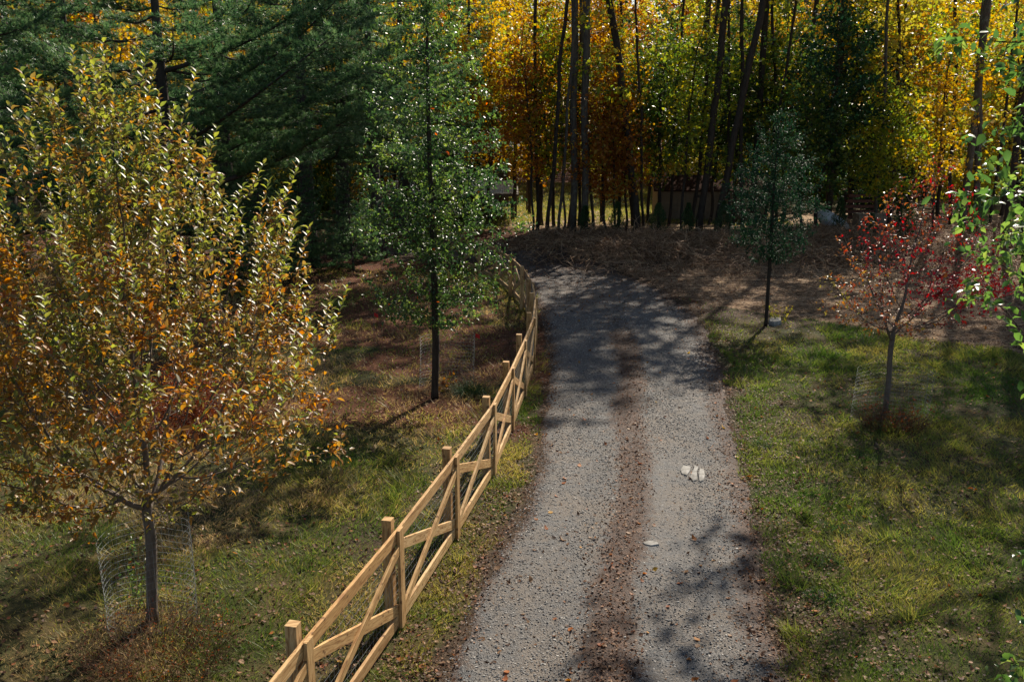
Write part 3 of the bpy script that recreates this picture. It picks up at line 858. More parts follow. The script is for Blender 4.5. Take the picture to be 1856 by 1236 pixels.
def broad(name, label, x, y, height, z0, rmax, mat, natt, per, size, base_r, th, bias=(0, 0, .3), bark='bark', rvf=None, rthr=.012, lean=(0, 0), kill=.22, step=.13, detail=2, profk=None, flat=.6, aspect=.55, infl=1.2, r_tip=.003, spread=.05, shear=0.0, hole=.12, cluster=None):
    t = thing(name, label, "tree", (x, y, gz1(x, y)))
    prof = profk or (lambda q: rmax * math.sin(min(1, q * 1.5 + .15) * math.pi / 2) * (1 - max(0, q - .4) / .6) ** .6 + .1)
    A = crown_pts(natt, z0, height, prof, .4)
    A[:, 0] += shear * (A[:, 2] - z0)
    if cluster: A = np.vstack([A, rng.normal(0, 1, (160, 3)) * np.array([.34, .28, .2]) + np.array(cluster)])
    A = A[vnoise(A[:, 0] + A[:, 1] + 30, A[:, 2] + 9, .6, 23) > hole]
    P_, par = colonise(A, trunk_line(th, max(4, int(th / step)), lean, .015), step, infl, kill, 140, bias, 6000)
    rad, tips, has = radii(par, r_tip, base_r)
    obj("trunk", treemesh("trunk", P_, par, rad, M[bark]), t)
    P0, D, Nn, Ln, Wd = twig_leaves(P_, par, rad, rthr, per, size, .15, .1, spread, aspect, 1.0, flat)
    if cluster:
        c_ = np.where(((P0 - np.array(cluster)) ** 2 / np.array([.5, .3, .12]) < 1).all(1))[0]; c_ = np.repeat(c_, 3)
        P0 = np.vstack([P0, P0[c_] + rng.normal(0, .06, (len(c_), 3))]); D = np.vstack([D, D[c_] + rng.normal(0, .6, (len(c_), 3))]); Nn = np.vstack([Nn, Nn[c_]]); Ln = np.r_[Ln, Ln[c_]]; Wd = np.r_[Wd, Wd[c_]]
    rv = rvf(P0) if rvf else np.clip(fbm(P0[:, 0] * 2, P0[:, 2] * 2, 1.2, 151) + rng.normal(0, .2, len(P0)), 0, 1)
    print(name, "leaves", len(P0), "nodes", len(P_))
    leafobj("foliage", P0, D, Nn, Ln, Wd, rv, mat, detail, t, .15)
    return t
# dark slender tree right of the drive
tx, ty = at(1388, 590)
broad("holly_tree", "dark blue-green slender tree on a bare stem at the end of the right lawn", tx, ty, 6.1, 1.75, 1.35, M['holly'], 2400, 9, .075, .05, 4.6,
      (0, 0, .35), profk=lambda q: float(np.interp(q, [0, .12, .35, .6, .82, 1], [.7, 1.25, 1.4, 1.15, .7, .3])), rthr=.02, kill=.17, hole=.34)
# red autumn tree
tx, ty = at(1604, 748)
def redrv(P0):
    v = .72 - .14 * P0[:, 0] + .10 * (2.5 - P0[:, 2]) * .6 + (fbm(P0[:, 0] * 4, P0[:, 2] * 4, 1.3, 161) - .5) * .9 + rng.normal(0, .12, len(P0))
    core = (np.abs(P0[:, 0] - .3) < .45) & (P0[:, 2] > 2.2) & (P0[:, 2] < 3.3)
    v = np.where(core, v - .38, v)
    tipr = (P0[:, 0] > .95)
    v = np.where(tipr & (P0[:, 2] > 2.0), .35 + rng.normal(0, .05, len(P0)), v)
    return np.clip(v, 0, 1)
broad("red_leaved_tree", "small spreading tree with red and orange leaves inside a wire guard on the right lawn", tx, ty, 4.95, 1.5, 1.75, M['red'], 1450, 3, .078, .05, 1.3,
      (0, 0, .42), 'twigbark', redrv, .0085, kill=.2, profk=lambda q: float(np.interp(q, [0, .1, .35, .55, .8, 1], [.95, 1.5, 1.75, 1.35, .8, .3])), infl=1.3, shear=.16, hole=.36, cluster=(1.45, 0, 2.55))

# ------------------------------------------------------------------ board fence along the drive
FB = [(-.50, .50), (-.415, .90), (-.325, 1.305), (-.2297, 1.71), (-.1413, 2.114), (-.058, 2.519), (-.0054, 2.924), (.0406, 3.306), (.082, 3.693),
      (.101, 4.10), (.096, 4.51), (.068, 4.92), (.005, 5.32), (-.085, 5.72), (-.20, 6.10), (-.34, 6.46), (-.51, 6.78)]
FB = [(a * H, b * H) for a, b in FB]
def fence():
    n = len(FB)
    root = thing("board_fence", "new pale timber fence with crossed braces running along the left of the drive", "fence", (FB[0][0], FB[0][1], 0))
    o0 = np.array([FB[0][0], FB[0][1], 0])
    def woodbar(name, a, b, w_, t_, up=(0, 0, 1)):
        a = Vector(a) - Vector(o0); b = Vector(b) - Vector(o0)
        d = (b - a); ln = d.length; d.normalize()
        mb = MB(); mb.bar(a, b, w_, t_, up, .003)
        sd_ = d.cross(Vector(up)).normalized(); u_ = sd_.cross(d)
        al = [((Vector(v) - a).dot(d)) for v in mb.v]
        ac = [((Vector(v) - a).dot(u_)) + .6 * ((Vector(v) - a).dot(sd_)) for v in mb.v]
        se = [random.random()] * len(mb.v)
        # keep seed the same for all vertices of the board
        me = mesh(name, mb.v, mb.f, M['wood'], vattr=dict(along=al, across=ac, seed=se))
        return obj(name, me, root)
    for i in range(n):
        x, y = FB[i]; z = gz1(x, y)
        a = FB[max(i - 1, 0)]; b = FB[min(i + 1, n - 1)]
        d = Vector((b[0] - a[0], b[1] - a[1], 0)).normalized(); nr = Vector((d.y, -d.x, 0))     # nr: towards the drive
        jx = random.uniform(-.006, .006)
        # post behind the rails, standing a little higher
        pc = Vector((x, y, 0)) - nr * (.055 + .019 + .006)
        pl = woodbar("post", (pc.x, pc.y, z - .3), (pc.x + jx, pc.y, z + 1.33 + random.uniform(-.015, .02)), .108, .108, d)
        # vertical board facing the drive
        fc = Vector((x, y, 0)) + nr * (.038 + .019)
        woodbar("facing_board", (fc.x, fc.y, z + .04), (fc.x + jx * .5, fc.y, z + 1.215), .135, .036, d)
        if i < n - 1:
            x2, y2 = FB[i + 1]; z2 = gz1(x2, y2)
            dd = Vector((x2 - x, y2 - y, 0)); LL = dd.length; dd.normalize(); n2 = Vector((dd.y, -dd.x, 0))
            def P(f_, h, off): 
                return Vector((x + (x2 - x) * f_, y + (y2 - y) * f_, z + (z2 - z) * f_ + h)) + n2 * off
            g = .002 / LL
            woodbar("top_rail", P(g, 1.13, .019), P(1 - g, 1.13, .019), .138, .036)
            woodbar("bottom_rail", P(g, .13, .019), P(1 - g, .13, .019), .138, .036)
            e = .05 / LL
            woodbar("brace", P(e, 1.0, .0195), P(1 - e, .25, .0195), .128, .032)
            woodbar("brace", P(e, .25, .0535), P(1 - e, 1.0, .0535), .098, .032)
            mb = MB()
            for k in range(13):
                h = .08 + k * .092
                mb.tube([P(0, h, -.004) - Vector(o0), P(.5, h - .004, -.004) - Vector(o0), P(1, h, -.004) - Vector(o0)], .0014, 3)
            m_ = 23
            for k in range(m_ + 1):
                mb.tube([P((k + .3) / (m_ + .6), .06, -.007) - Vector(o0), P((k + .3) / (m_ + .6), 1.19, -.007) - Vector(o0)], .0012, 3)
            mb.build("wire_mesh", M['fencewire'], root)
fence()

# ------------------------------------------------------------------ wire guards round the young trees
def guard(px, py, r_, h, lean, label, wt=1.0):
    x, y = at(px, py); z = gz1(x, y)
    mb = MB(); ns = 26; nr_ = int(h / .075)
    def pt(a, f_):
        wob = 1 + .10 * math.sin(2 * a + 1.3) + .05 * math.sin(3 * a + f_ * 2)
        tl = .5 + .5 * math.cos(a - 0.3)
        return Vector((math.cos(a) * r_ * wob + lean * f_, math.sin(a) * r_ * wob, f_ * h * (.94 + .08 * tl) + .01 + .012 * math.sin(5 * a)))
    for k in range(nr_ + 1):
        f_ = k / nr_
        mb.tube([pt(2 * math.pi * q / 32, f_) for q in range(32)], .0016 * wt, 3, True)
    for k in range(ns):
        a = 2 * math.pi * k / ns
        mb.tube([pt(a, f_ / 6) for f_ in range(7)], .0011 * wt, 3)
    mb.tube([pt(.2, f_ / 6) * 1.0 + Vector((0, .01, 0)) for f_ in range(8)], .003, 4)
    o = mb.build("wire_guard", M['wire'], None, loc=(x, y, z))
    tag(o, label, "wire guard", "wire guards round the young trees")
guard(275, 1132, .44, 1.15, .0, "wire mesh guard ringing the trunk of the golden fruit tree", 1.15)
guard(808, 704, .52, 1.15, .03, "tall wire mesh guard round the trunk of the narrow green pear tree")
guard(1612, 764, .64, 1.0, .0, "wire mesh guard round the trunk of the red tree", .95)

# ------------------------------------------------------------------ weeds and small plants at the foot of the trees
def tuftplant(name, label, cat, px, py, n, r_, h, mat, bendz=-.5, wd=.003, leafy=0, leafm=None, dx=0, dy=0, cone=.5, lsize=.03):
    x, y = at(px, py); x += dx; y += dy; z = gz1(x, y)
    a = rng.uniform(0, 6.28, n); q = np.sqrt(rng.random(n)) * r_
    P0 = np.stack([np.cos(a) * q, np.sin(a) * q, np.zeros(n)], -1)
    A = np.stack([np.cos(a) * cone * rng.random(n) + rng.normal(0, .12, n), np.sin(a) * cone * rng.random(n) + rng.normal(0, .12, n), np.ones(n)], -1)
    o = ribbons(name, P0, A, h * rng.uniform(.5, 1.1, n), np.full(n, wd), rng.normal(0, .22, (n, 3)) + np.array([0, 0, bendz * .4]) + A * np.array([1, 1, 0]) * .5, mat, rng.random(n), 4)
    o.location = (x, y, z)
    tag(o, label, cat)
    if leafy:
        k = rng.integers(0, n, leafy); f_ = rng.random(leafy)[:, None]
        LP = P0[k] + A[k] * f_ * h * .8
        leafobj("foliage", LP, rdir(leafy, .2), rdir(leafy, .8), rng.uniform(.6, 1.2, leafy) * lsize, rng.uniform(.6, 1.2, leafy) * lsize * .55, rng.random(leafy), leafm or M['pear'], 1, o)
    return o
weedm = leafmat("dry_weed", [(0, (.05, .03, .02)), (.6, (.14, .08, .045)), (1, (.28, .18, .10))], .2, .7, .2, 1.0)
greenw = leafmat("green_blade", [(0, (.03, .08, .02)), (1, (.10, .20, .06))], .35, .45, .4, 1.3)
tuftplant("dry_weeds", "tangle of brown dry weeds below the golden fruit tree's wire guard", "weeds", 285, 1195, 800, .75, .5, weedm, -.6, .003, 900, M['russet'], cone=.9, lsize=.03)
tuftplant("dry_weeds", "dark dry weeds with small leaves filling the red tree's wire guard", "weeds", 1618, 775, 500, .55, .6, weedm, -.5, .0035, 500, M['russet'], cone=.7, lsize=.045)
tuftplant("grass_clump", "clump of long arching green grass at the pear tree's wire guard", "grass clump", 850, 712, 420, .20, .62, greenw, -1.6, .004, cone=1.1)
tuftplant("climbing_weed", "thin leafy weed climbing beside the golden fruit tree's trunk", "weed", 248, 1100, 14, .08, 1.1, weedm, 0, .003, 160, M['pear'], cone=.12, lsize=.05)
tuftplant("seedling", "orange-leaved maple seedling inside the pear tree's wire guard", "seedling", 808, 706, 14, .22, .38, weedm, 0, .003, 46, M['orange'], cone=.5, lsize=.13)
tuftplant("yellow_plant", "little yellow-leaved plant beside the dark tree's stem", "plant", 1402, 584, 40, .22, .6, weedm, 0, .004, 170, M['yellow'], dx=.1, cone=.5, lsize=.07)
for i, (a_, b_, lb) in enumerate([(1480, 820, "green weed tuft on the right edge of the drive near the pale stone"), (1520, 960, "largest bright green weed tuft in the right lawn"),
                              (1490, 1085, "leafy green weed tuft low in the right lawn beside the drive"), (1380, 808, "small green tuft just right of the broken pale stone")]):
    tuftplant("weed_tuft", lb, "weed", a_ if i else 1500, b_ if i else 1020, 160, .16, .13, greenw, -.8, .003, 90, greenw, cone=1.0, lsize=.03)
# russet shrub behind the golden tree
def shrub(name, label, x, y, rx, ry, h, mat, n, size, cat="shrub", stems=14, bark='bark', z0=.05):
    t = thing(name, label, cat, (x, y, gz1(x, y)))
    A = rdir(420, 0) * (rng.random((420, 1)) ** .4); A[:, 2] = np.abs(A[:, 2]); A = A * np.array([rx, ry, h]) + np.array([0, 0, z0])
    P_, par = colonise(A, np.array([[0, 0, 0], [0, 0, .08]]), .1, 1.0, .14, 80, (0, 0, .1), 2500)
    rad, _, _ = radii(par, .003, .035)
    obj("stem", treemesh("stem", P_, par, rad, M[bark]), t)
    P0, D, Nn, Ln, Wd = twig_leaves(P_, par, rad, .03, max(1, n // max(len(P_), 1)), size, .2, 0, .07, .55, 1.0, .5)
    leafobj("foliage", P0, D, Nn, Ln, Wd, rng.random(len(P0)), mat, 1, t)
    return t
sx, sy = at(330, 800)
shrub("russet_shrub", "low wide rust-red shrub behind the golden fruit tree", sx, sy + .6, 1.7, .9, 1.15, M['russet'], 22000, .034)

# ------------------------------------------------------------------ stones
def rocks(name, label, polys, group=None, h=.05, px=0, py=0):
    for k, pts in enumerate(polys):
        w_ = [at(a, b) for a, b in pts]
        cx = sum(p[0] for p in w_) / len(w_); cy_ = sum(p[1] for p in w_) / len(w_); z = gz1(cx, cy_)
        n = len(w_); vs = []; fs = []
        for (s_, dz) in ((1.04, -.03), (1.0, h * .5), (.9, h * .95), (.5, h * 1.12)):
            for (x, y) in w_:
                vs.append(((x - cx) * s_, (y - cy_) * s_, dz + random.uniform(-.004, .004)))
        vs.append((0, 0, h * 1.15))
        for q in range(3):
            for i in range(n):
                j = (i + 1) % n
                fs.append((q * n + i, q * n + j, (q + 1) * n + j, (q + 1) * n + i))
        for i in range(n): fs.append((3 * n + i, 3 * n + (i + 1) % n, 4 * n))
        # orientation
        area = sum(w_[i][0] * w_[(i + 1) % n][1] - w_[(i + 1) % n][0] * w_[i][1] for i in range(n))
        if area < 0: fs = [f[::-1] for f in fs]
        o = obj(name, mesh(name, vs, fs, M['rock']), None, (cx, cy_, z + .012))
        tag(o, label[k] if isinstance(label, list) else label, "stone", group)
rocks("limestone_piece", ["left slice of the broken pale stone set in the right wheel track", "middle slice of the broken pale stone set in the right wheel track", "right slice of the broken pale stone set in the right wheel track"],
      [[(1233, 852), (1238, 843), (1252, 845), (1251, 852), (1245, 861), (1236, 858)],
       [(1254, 857), (1259, 846), (1258, 842), (1266, 846), (1263, 855), (1263, 869), (1256, 871), (1251, 864)],
       [(1267, 870), (1266, 857), (1269, 847), (1275, 850), (1278, 860), (1275, 870), (1269, 872)]], "pieces of the broken pale stone", .018)
rocks("flat_stone", "flat grey stone on the strip between the wheel tracks", [[(1164, 987), (1176, 983), (1192, 985), (1195, 990), (1180, 992), (1168, 990)]], None, .03)
rocks("pale_rock", "pale rock at the foot of the dark slender tree", [[(1393, 583), (1402, 579), (1415, 582), (1416, 588), (1403, 591), (1394, 589)]], None, .12)

# red marker flags in the grass
def flag(px, py, label, up=.28):
    x, y = at(px, py); z = gz1(x, y)
    t = thing("marker_flag", label, "marker flag", (x, y, z), group="red marker flags in the left lawn")
    mb = MB(); mb.tube([(0, 0, -.03), (0, 0, up + .1)], .003, 4); mb.build("flag_wire", M['wire'], t)
    n = 6; vs = []; fs = []
    for i in range(n):
        for j in (0, 1):
            for s_ in (-.001, .001):
                vs.append((.012 + i * .022, .022 * math.sin(i * 1.1) + s_, up + .1 * j - i * .006))
    for i in range(n - 1):
        a = i * 4; b = a + 4
        fs += [(a, b, b + 2, a + 2), (a + 1, a + 3, b + 3, b + 1), (a, a + 1, b + 1, b), (a + 2, b + 2, b + 3, a + 3)]
    fs += [(0, 2, 3, 1), ((n - 1) * 4, (n - 1) * 4 + 1, (n - 1) * 4 + 3, (n - 1) * 4 + 2)]
    obj("flag", mesh("flag", vs, fs, plainmat("red_plastic", (.55, .02, .02), (.7, .03, .02), 5, .5)), t)
flag(678, 590, "small red marker flag among the needles left of the pear tree")
flag(861, 632, "small red marker flag between the pear tree and the fence")

# ------------------------------------------------------------------ the wood: kinds of tree, each grown once, then copied
def kind_tree(h, z0, rmax, base_r, natt, per, size, lean=(0, 0), th=None, kill=.5, step=.33, trunks=1, bias=(0, 0, .3), profk=None, rthr=.02, aspect=.8):
    prof = profk or (lambda q: rmax * math.sin(min(1, q * 1.8 + .2) * math.pi / 2) * (1 - max(0, q - .5) / .5) ** .6 + .2)
    A = crown_pts(natt, z0, h, prof, .35, lean[0], lean[1])
    low_ = np.stack([rng.normal(lean[0] * .3, 1.1, 26), rng.normal(0, 1.1, 26), rng.uniform(min(2.5, z0), z0 + .5, 26)], -1)
    if z0 > 3: A = np.vstack([A, low_])
    T = trunk_line(th or z0 + (h - z0) * .55, 22, lean, .16)
    P_, par = colonise(A, T, step, 2.6, kill, 120, bias, 3200)
    rad, _, _ = radii(par, .008, base_r)
    tm = treemesh("trunk", P_, par, rad, M['bark'], .0)
    P0, D, Nn, Ln, Wd = twig_leaves(P_, par, rad, rthr, per, size, .1, .1, .16, aspect, 1.0, .5)
    if z0 > 9:                                                  # open crown: whole sprays missing
        g_ = (vnoise(P0[:, 0] + 40, P0[:, 1] + 40, 2.4, 3) * .5 + vnoise(P0[:, 0] + P0[:, 1], P0[:, 2] + 20, 1.6, 4) * .5) > .51
        P0, D, Nn, Ln, Wd = P0[g_], D[g_], Nn[g_], Ln[g_], Wd[g_]
    elif z0 > 2.1:
        g_ = (vnoise(P0[:, 0] + 70, P0[:, 1] + 70, 1.3, 13) * .5 + vnoise(P0[:, 0] - P0[:, 1], P0[:, 2] + 20, .9, 14) * .5) > .43
        P0, D, Nn, Ln, Wd = P0[g_], D[g_], Nn[g_], Ln[g_], Wd[g_]
    V, Fc, k = leaves(P0, D, Nn, Ln, Wd, 1, .1)
    nf = fbm(P0[:, 0] * 1.2, P0[:, 2] * 1.2 + P0[:, 1], 1.5, 171)
    rv = np.clip(.5 + (nf - .5) * 1.1 + rng.normal(0, .2, len(P0)), 0, 1)
    lm_ = mesh("foliage", V, Fc, M['yellow'], vattr=dict(rnd=np.repeat(rv, k)))
    print("kind leaves", len(P0), "nodes", len(P_))
    return tm, lm_
KINDS = {
    'tall': kind_tree(25, 11, 4.2, .15, 760, 8, .22, (.3, 0), 20),
    'tall2': kind_tree(23, 10, 4.0, .14, 720, 8, .22, (-.9, .4), 18),
    'lean': kind_tree(22, 9.5, 3.8, .15, 680, 8, .22, (2.2, 0), 16),
    'mid': kind_tree(11.5, 2.4, 2.7, .10, 680, 11, .19, (.2, 0), 8),
    'mid2': kind_tree(10.5, 2.2, 2.4, .09, 620, 11, .19, (-.6, .2), 7),
    'low': kind_tree(6.5, 1.2, 2.0, .06, 520, 13, .15, (.2, 0), 4.2, .4, .26),
    'slim': kind_tree(11, 3.6, 1.5, .06, 340, 11, .18, (.5, 0), 9),
    'pole': kind_tree(18, 9.8, 1.7, .075, 260, 7, .2, (.9, .3), 16),
    'bush': kind_tree(4.2, .3, 2.4, .05, 420, 16, .17, (.2, 0), 1.2, .4, .26),
    'spread': kind_tree(16, 9.4, 5.2, .24, 900, 4, .22, (-.8, 0), 12),
}
wood_n = [0]
def wood(kindn, px, Y, mat, label, sc=1.0, rz=None, bark=None, cat="tree", group=None, name="maple_tree", szx=1.0, X=None):
    x = xat(px, Y) if X is None else X
    t = thing(name, label, cat, (x, Y, gz1(x, Y) - .05), random.uniform(0, 6.28) if rz is None else rz, group)
    t.scale = (sc * szx, sc * szx, sc)
    tm, lm_ = KINDS[kindn]
    a = obj("trunk", tm, t); b = obj("foliage", lm_, t)
    for o_, m_ in ((a, M[bark or 'bark']), (b, M[mat])):
        o_.material_slots[0].link = 'OBJECT'; o_.material_slots[0].material = m_
    wood_n[0] += 1
    return t
# front row, read from the photograph (trunk column at the bank), save one added shade tree
W = [('slim', 965, 43.5, 'orange', "thin dark trunk, leftmost of the trunks where the drive bends", .9),
     ('mid', 982, 46.5, 'orange', "orange maple with slender trunk second from the left at the bend", .95),
     ('mid2', 1004, 46, 'yelgreen', "yellow-green maple with a leaning trunk at the bend", 1.0),
     ('slim', 1022, 44.5, 'yelgreen', "straight dark trunk just left of the two pale-barked trunks", .95),
     ('tall', 1038, 43.2, 'yelgreen', "left one of the pair of tall pale-barked trunks", 1.05),
     ('tall', 1058, 43.0, 'yellow', "right one of the pair of tall pale-barked trunks", 1.08),
     ('low', 1100, 43.5, 'orange', "low orange maple sapling right of the paired trunks", 1.1),
     ('slim', 1112, 43.3, 'orange', "thin sapling trunk close right of the low orange maple", .8),
     ('slim', 1134, 44, 'amber', "thin straight trunk just left of the thick leaning trunk", .95),
     ('lean', 1155, 43, 'yelgreen', "thick dark trunk leaning left at the left end of the shed", 1.1),
     ('mid', 1195, 45.5, 'green', "green-leaved tree standing before the shed's left end", .9),
     ('slim', 1237, 43.6, 'yelgreen', "thin trunk in front of the middle of the shed", 1.0),
     ('tall2', 1266, 43.2, 'green', "broad dark upright trunk in front of the shed", 1.1),
     ('lean', 1300, 42.8, 'yelgreen', "thick dark trunk leaning right before the shed's right half", 1.0),
     ('tall', 1364, 46, 'yellow', "tall dark trunk rising behind the dark slender tree", 1.0),
     ('mid', 1420, 48, 'green', "dark green tree behind the right side of the dark slender tree", 1.0),
     ('tall', 1500, 48, 'yelgreen', "added tall shade tree rising behind the pale curved tub", 1.1),  # added tree: its crown above the view shades the drive
     ('mid2', 1480, 44, 'holly', "dark crowned tree left of the pale curved tub", 1.05),
     ('mid', 1540, 50, 'holly', "dense dark green tree above the timber stack", 1.15),
     ('low', 1545, 50, 'green', "low dark green tree behind the timber stack", 1.2),
     ('slim', 1610, 47, 'yellow', "yellow-leaved tall tree behind the red tree's left side", 1.6),
     ('mid2', 1650, 51, 'orange', "orange-leaved tree behind the top of the red tree", 1.05),
     ('slim', 1690, 40, 'amber', "forked crooked sapling right above the red tree", .85),
     ('tall', 1742, 41.5, 'yelgreen', "pale-barked leaning trunk behind the right-hand pear branches", 1.0),
     ('tall2', 1772, 43, 'amber', "dark trunk right of the pale-barked leaning trunk at the right", 1.0),
     ('mid', 1815, 51, 'yellow', "yellow maple seen through the right-hand pear branches", 1.0),
     ('mid2', 1880, 50, 'green', "green tree at the far right edge behind the pear branches", 1.1),
     ('mid', 930, 49, 'amber', "amber maple above the white deck railing", .95),
     ('mid2', 890, 50, 'amber', "amber maple behind the top of the narrow pear tree", 1.1),
     ('low', 800, 44.5, 'green', "low green tree behind the narrow pear tree before the deck", .8)]
for k, px, Y, mt, lb, sc in W:
    bk = 'greybark' if 'pale-barked' in lb else 'bark'
    rzz = {'lean': math.pi if 'leaning left' in lb else 0.0}.get(k)
    wood(k, px, Y, mt, lb, sc, rzz, bk, group="trees of the wood's front edge")
adj_ = {'yellow': 'yellow-leaved', 'amber': 'amber-leaved', 'yelgreen': 'yellow-green', 'orange': 'orange-leaved', 'green': 'green-leaved'}
for px, Y, k, mt, sc, lb in [(1230, 50.5, 'mid2', 'green', 1.05, "green tree standing behind the shed's roof"), (1285, 47, 'mid2', 'green', .9, "dark leafed green tree between the two thick trunks at the shed"),
                             (1400, 47.5, 'mid2', 'yelgreen', 1.0, "yellow-green tree rising behind the shed's right end"), (1120, 45.5, 'mid', 'green', .85, "green tree with orange neighbours left of the thick leaning trunk"),
                             (1500, 49, 'mid', 'green', 1.1, "big green tree standing behind the curved tub"), (1175, 47.5, 'mid2', 'yelgreen', .95, "yellow-green tree leaning over the shed's left corner"), (1330, 47, 'mid', 'green', .9, "green tree right behind the thick trunk that leans right"),
                             (1450, 43, 'low', 'green', 1.15, "low green tree between the dark slender tree and the curved tub"), (1600, 43, 'low', 'yelgreen', 1.1, "low yellow-green tree behind the red tree's left branches"),
                             (1700, 51, 'mid', 'yelgreen', .95, "yellow-green tree behind the forked crooked sapling"), (1090, 48, 'mid2', 'yellow', .9, "yellow maple behind the paired pale trunks' right side"),
                             (960, 52, 'mid2', 'amber', 1.0, "amber maple left of the sunlit clearing")]:
    wood(k, px, Y, mt, lb, sc, None, 'bark', group="trees of the wood's front edge")
slims = [(974, 44.6, "orange"), (991, 42.9, "orange"), (1012, 43.0, "amber"), (1030, 45.4, "orange"), (1049, 46.2, "amber"), (1076, 44.4, "orange"), (1147, 46.3, "orange"), (1168, 43.4, "yelgreen"),
         (1212, 46.0, "green"), (1252, 45.2, "yelgreen"), (1322, 44.6, "green"), (1345, 43.2, "yelgreen"), (1384, 44.8, "green"), (1408, 46.6, "amber"), (1588, 45.6, "green"), (1632, 48.0, "amber"), (1724, 46.5, "orange"), (1795, 45.0, "yelgreen")]
SIDE = ["close left of", "right of"]
near_ = ["the forked cluster at the drive's bend", "the forked cluster at the drive's bend", "the two paired pale trunks", "the paired pale trunks, set farther back", "the low orange maple sapling", "the low orange maple sapling",
         "the thick leaning trunk", "the shed's left corner", "the young evergreen before the shed", "the shed's middle", "the trunk that leans right", "the slatted bench", "the dark slender tree's stem", "the dark slender tree's stem",
         "the tan planked box", "the red tree's top", "the forked crooked sapling", "the trunks behind the right-hand pear"]
for i, (px, Y, mt) in enumerate(slims):
    wood('pole', px, Y, mt, f"very thin {adj_[mt]} tree {SIDE[i % 2]} {near_[i]}", random.uniform(.85, 1.2), None, random.choice(['bark', 'bark', 'greybark']), group="trees of the wood's front edge")
# deeper rows
mats = ['yellow', 'amber', 'yelgreen', 'orange', 'amber', 'green', 'yelgreen', 'orange', 'amber']
adj = {'yellow': 'yellow-leaved', 'amber': 'amber-leaved', 'yelgreen': 'yellow-green', 'orange': 'orange-leaved', 'green': 'green-leaved', 'holly': 'dark green'}
MARKS = [(-200, "beyond the left edge"), (0, "behind the golden tree's left side"), (120, "behind the golden tree's top"), (240, "behind the golden tree's middle"), (340, "behind the nearest pine"),
         (430, "behind the wide grey pine trunk"), (530, "behind the thick dark pine trunk"), (630, "behind the two close-set pines"), (730, "behind the narrow pear tree"), (850, "above the white deck railing"),
         (950, "above the bend of the drive"), (1020, "behind the paired pale trunks"), (1090, "left of the thick leaning trunk"), (1160, "above the shed's left end"), (1240, "above the middle of the shed"),
         (1310, "above the shed's right end"), (1380, "behind the dark slender tree"), (1470, "above the pale curved tub"), (1550, "above the timber stack"), (1630, "behind the red tree"),
         (1720, "behind the right-hand leaning trunk"), (1800, "behind the right-hand pear branches"), (1900, "beyond the right edge")]
ROWN = ["first row behind the front trunks", "in the second row back", "in the middle of the wood", "far back in the wood", "near the back of the wood", "in the farthest row of the wood"]
used = set()
def deep_label(mt, px, row, what="tree"):
    mk = [m_ for m_ in MARKS if m_[0] <= px][-1][1] if px > -200 else MARKS[0][1]
    for pre in ("", "taller ", "slimmer ", "denser ", "paler ", "last "):
        lb = f"{pre}{adj[mt]} {what} {ROWN[row]}, {mk}"
        if lb not in used: break
    used.add(lb)
    return lb
for row, (Y, n) in enumerate([(55, 14), (63, 16), (73, 18), (86, 26), (102, 30), (122, 32)]):
    for i in range(n):
        px = -120 + (2100) * (i + .5) / n + random.uniform(-30, 30)
        if row <= 2 and 925 < px < 1185: continue                   # the sunlit clearing seen between the trunks
        mt = random.choice(mats)
        wood(random.choice(['tall', 'mid', 'mid2', 'mid', 'mid2', 'mid', 'slim'] if row < 3 else ['mid', 'mid2']), px, Y + random.uniform(-3, 3), mt,
             deep_label(mt, px, row), random.uniform(.95, 1.25) * (1 + row * .20), group="trees deep in the wood")
for row, (Y, n) in enumerate([(52, 13), (60, 15), (70, 22), (82, 22)]):
    for i in range(n):
        px = -120 + (2100) * (i + .5) / n + random.uniform(-30, 30)
        if row <= 2 and 900 < px < 1200: continue
        if row == 0 and (700 < px < 1480): continue
        mt = random.choice(['holly', 'green', 'yelgreen', 'amber', 'green', 'yellow'])
        wood('bush', px, Y + random.uniform(-2, 2), mt, deep_label(mt, px, row, "bush"), random.uniform(.9, 1.5), group="bushes under the wood", cat="bush", name="understory_bush")
# trees beyond the right edge whose shade dapples the lawn and drive
for i, (x, y, k, mt, sc, lb) in enumerate([(13.9, 23.6, 'spread', 'yelgreen', 1.08, "wide yellow-green tree beyond the right edge level with the red tree"),
                                       (17.6, 31.5, 'spread', 'amber', 1.0, "wide amber shade tree added beyond the right edge at the end of the lawn"),  # unseen tree, added to darken the right lawn with dapples
                                       (20, 38, 'tall', 'yellow', .9, "yellow tree beyond the right edge at the wood's corner")]):
    wood(k, 0, y, mt, lb, sc, 0.0, 'bark', group="trees beyond the right edge", X=x)

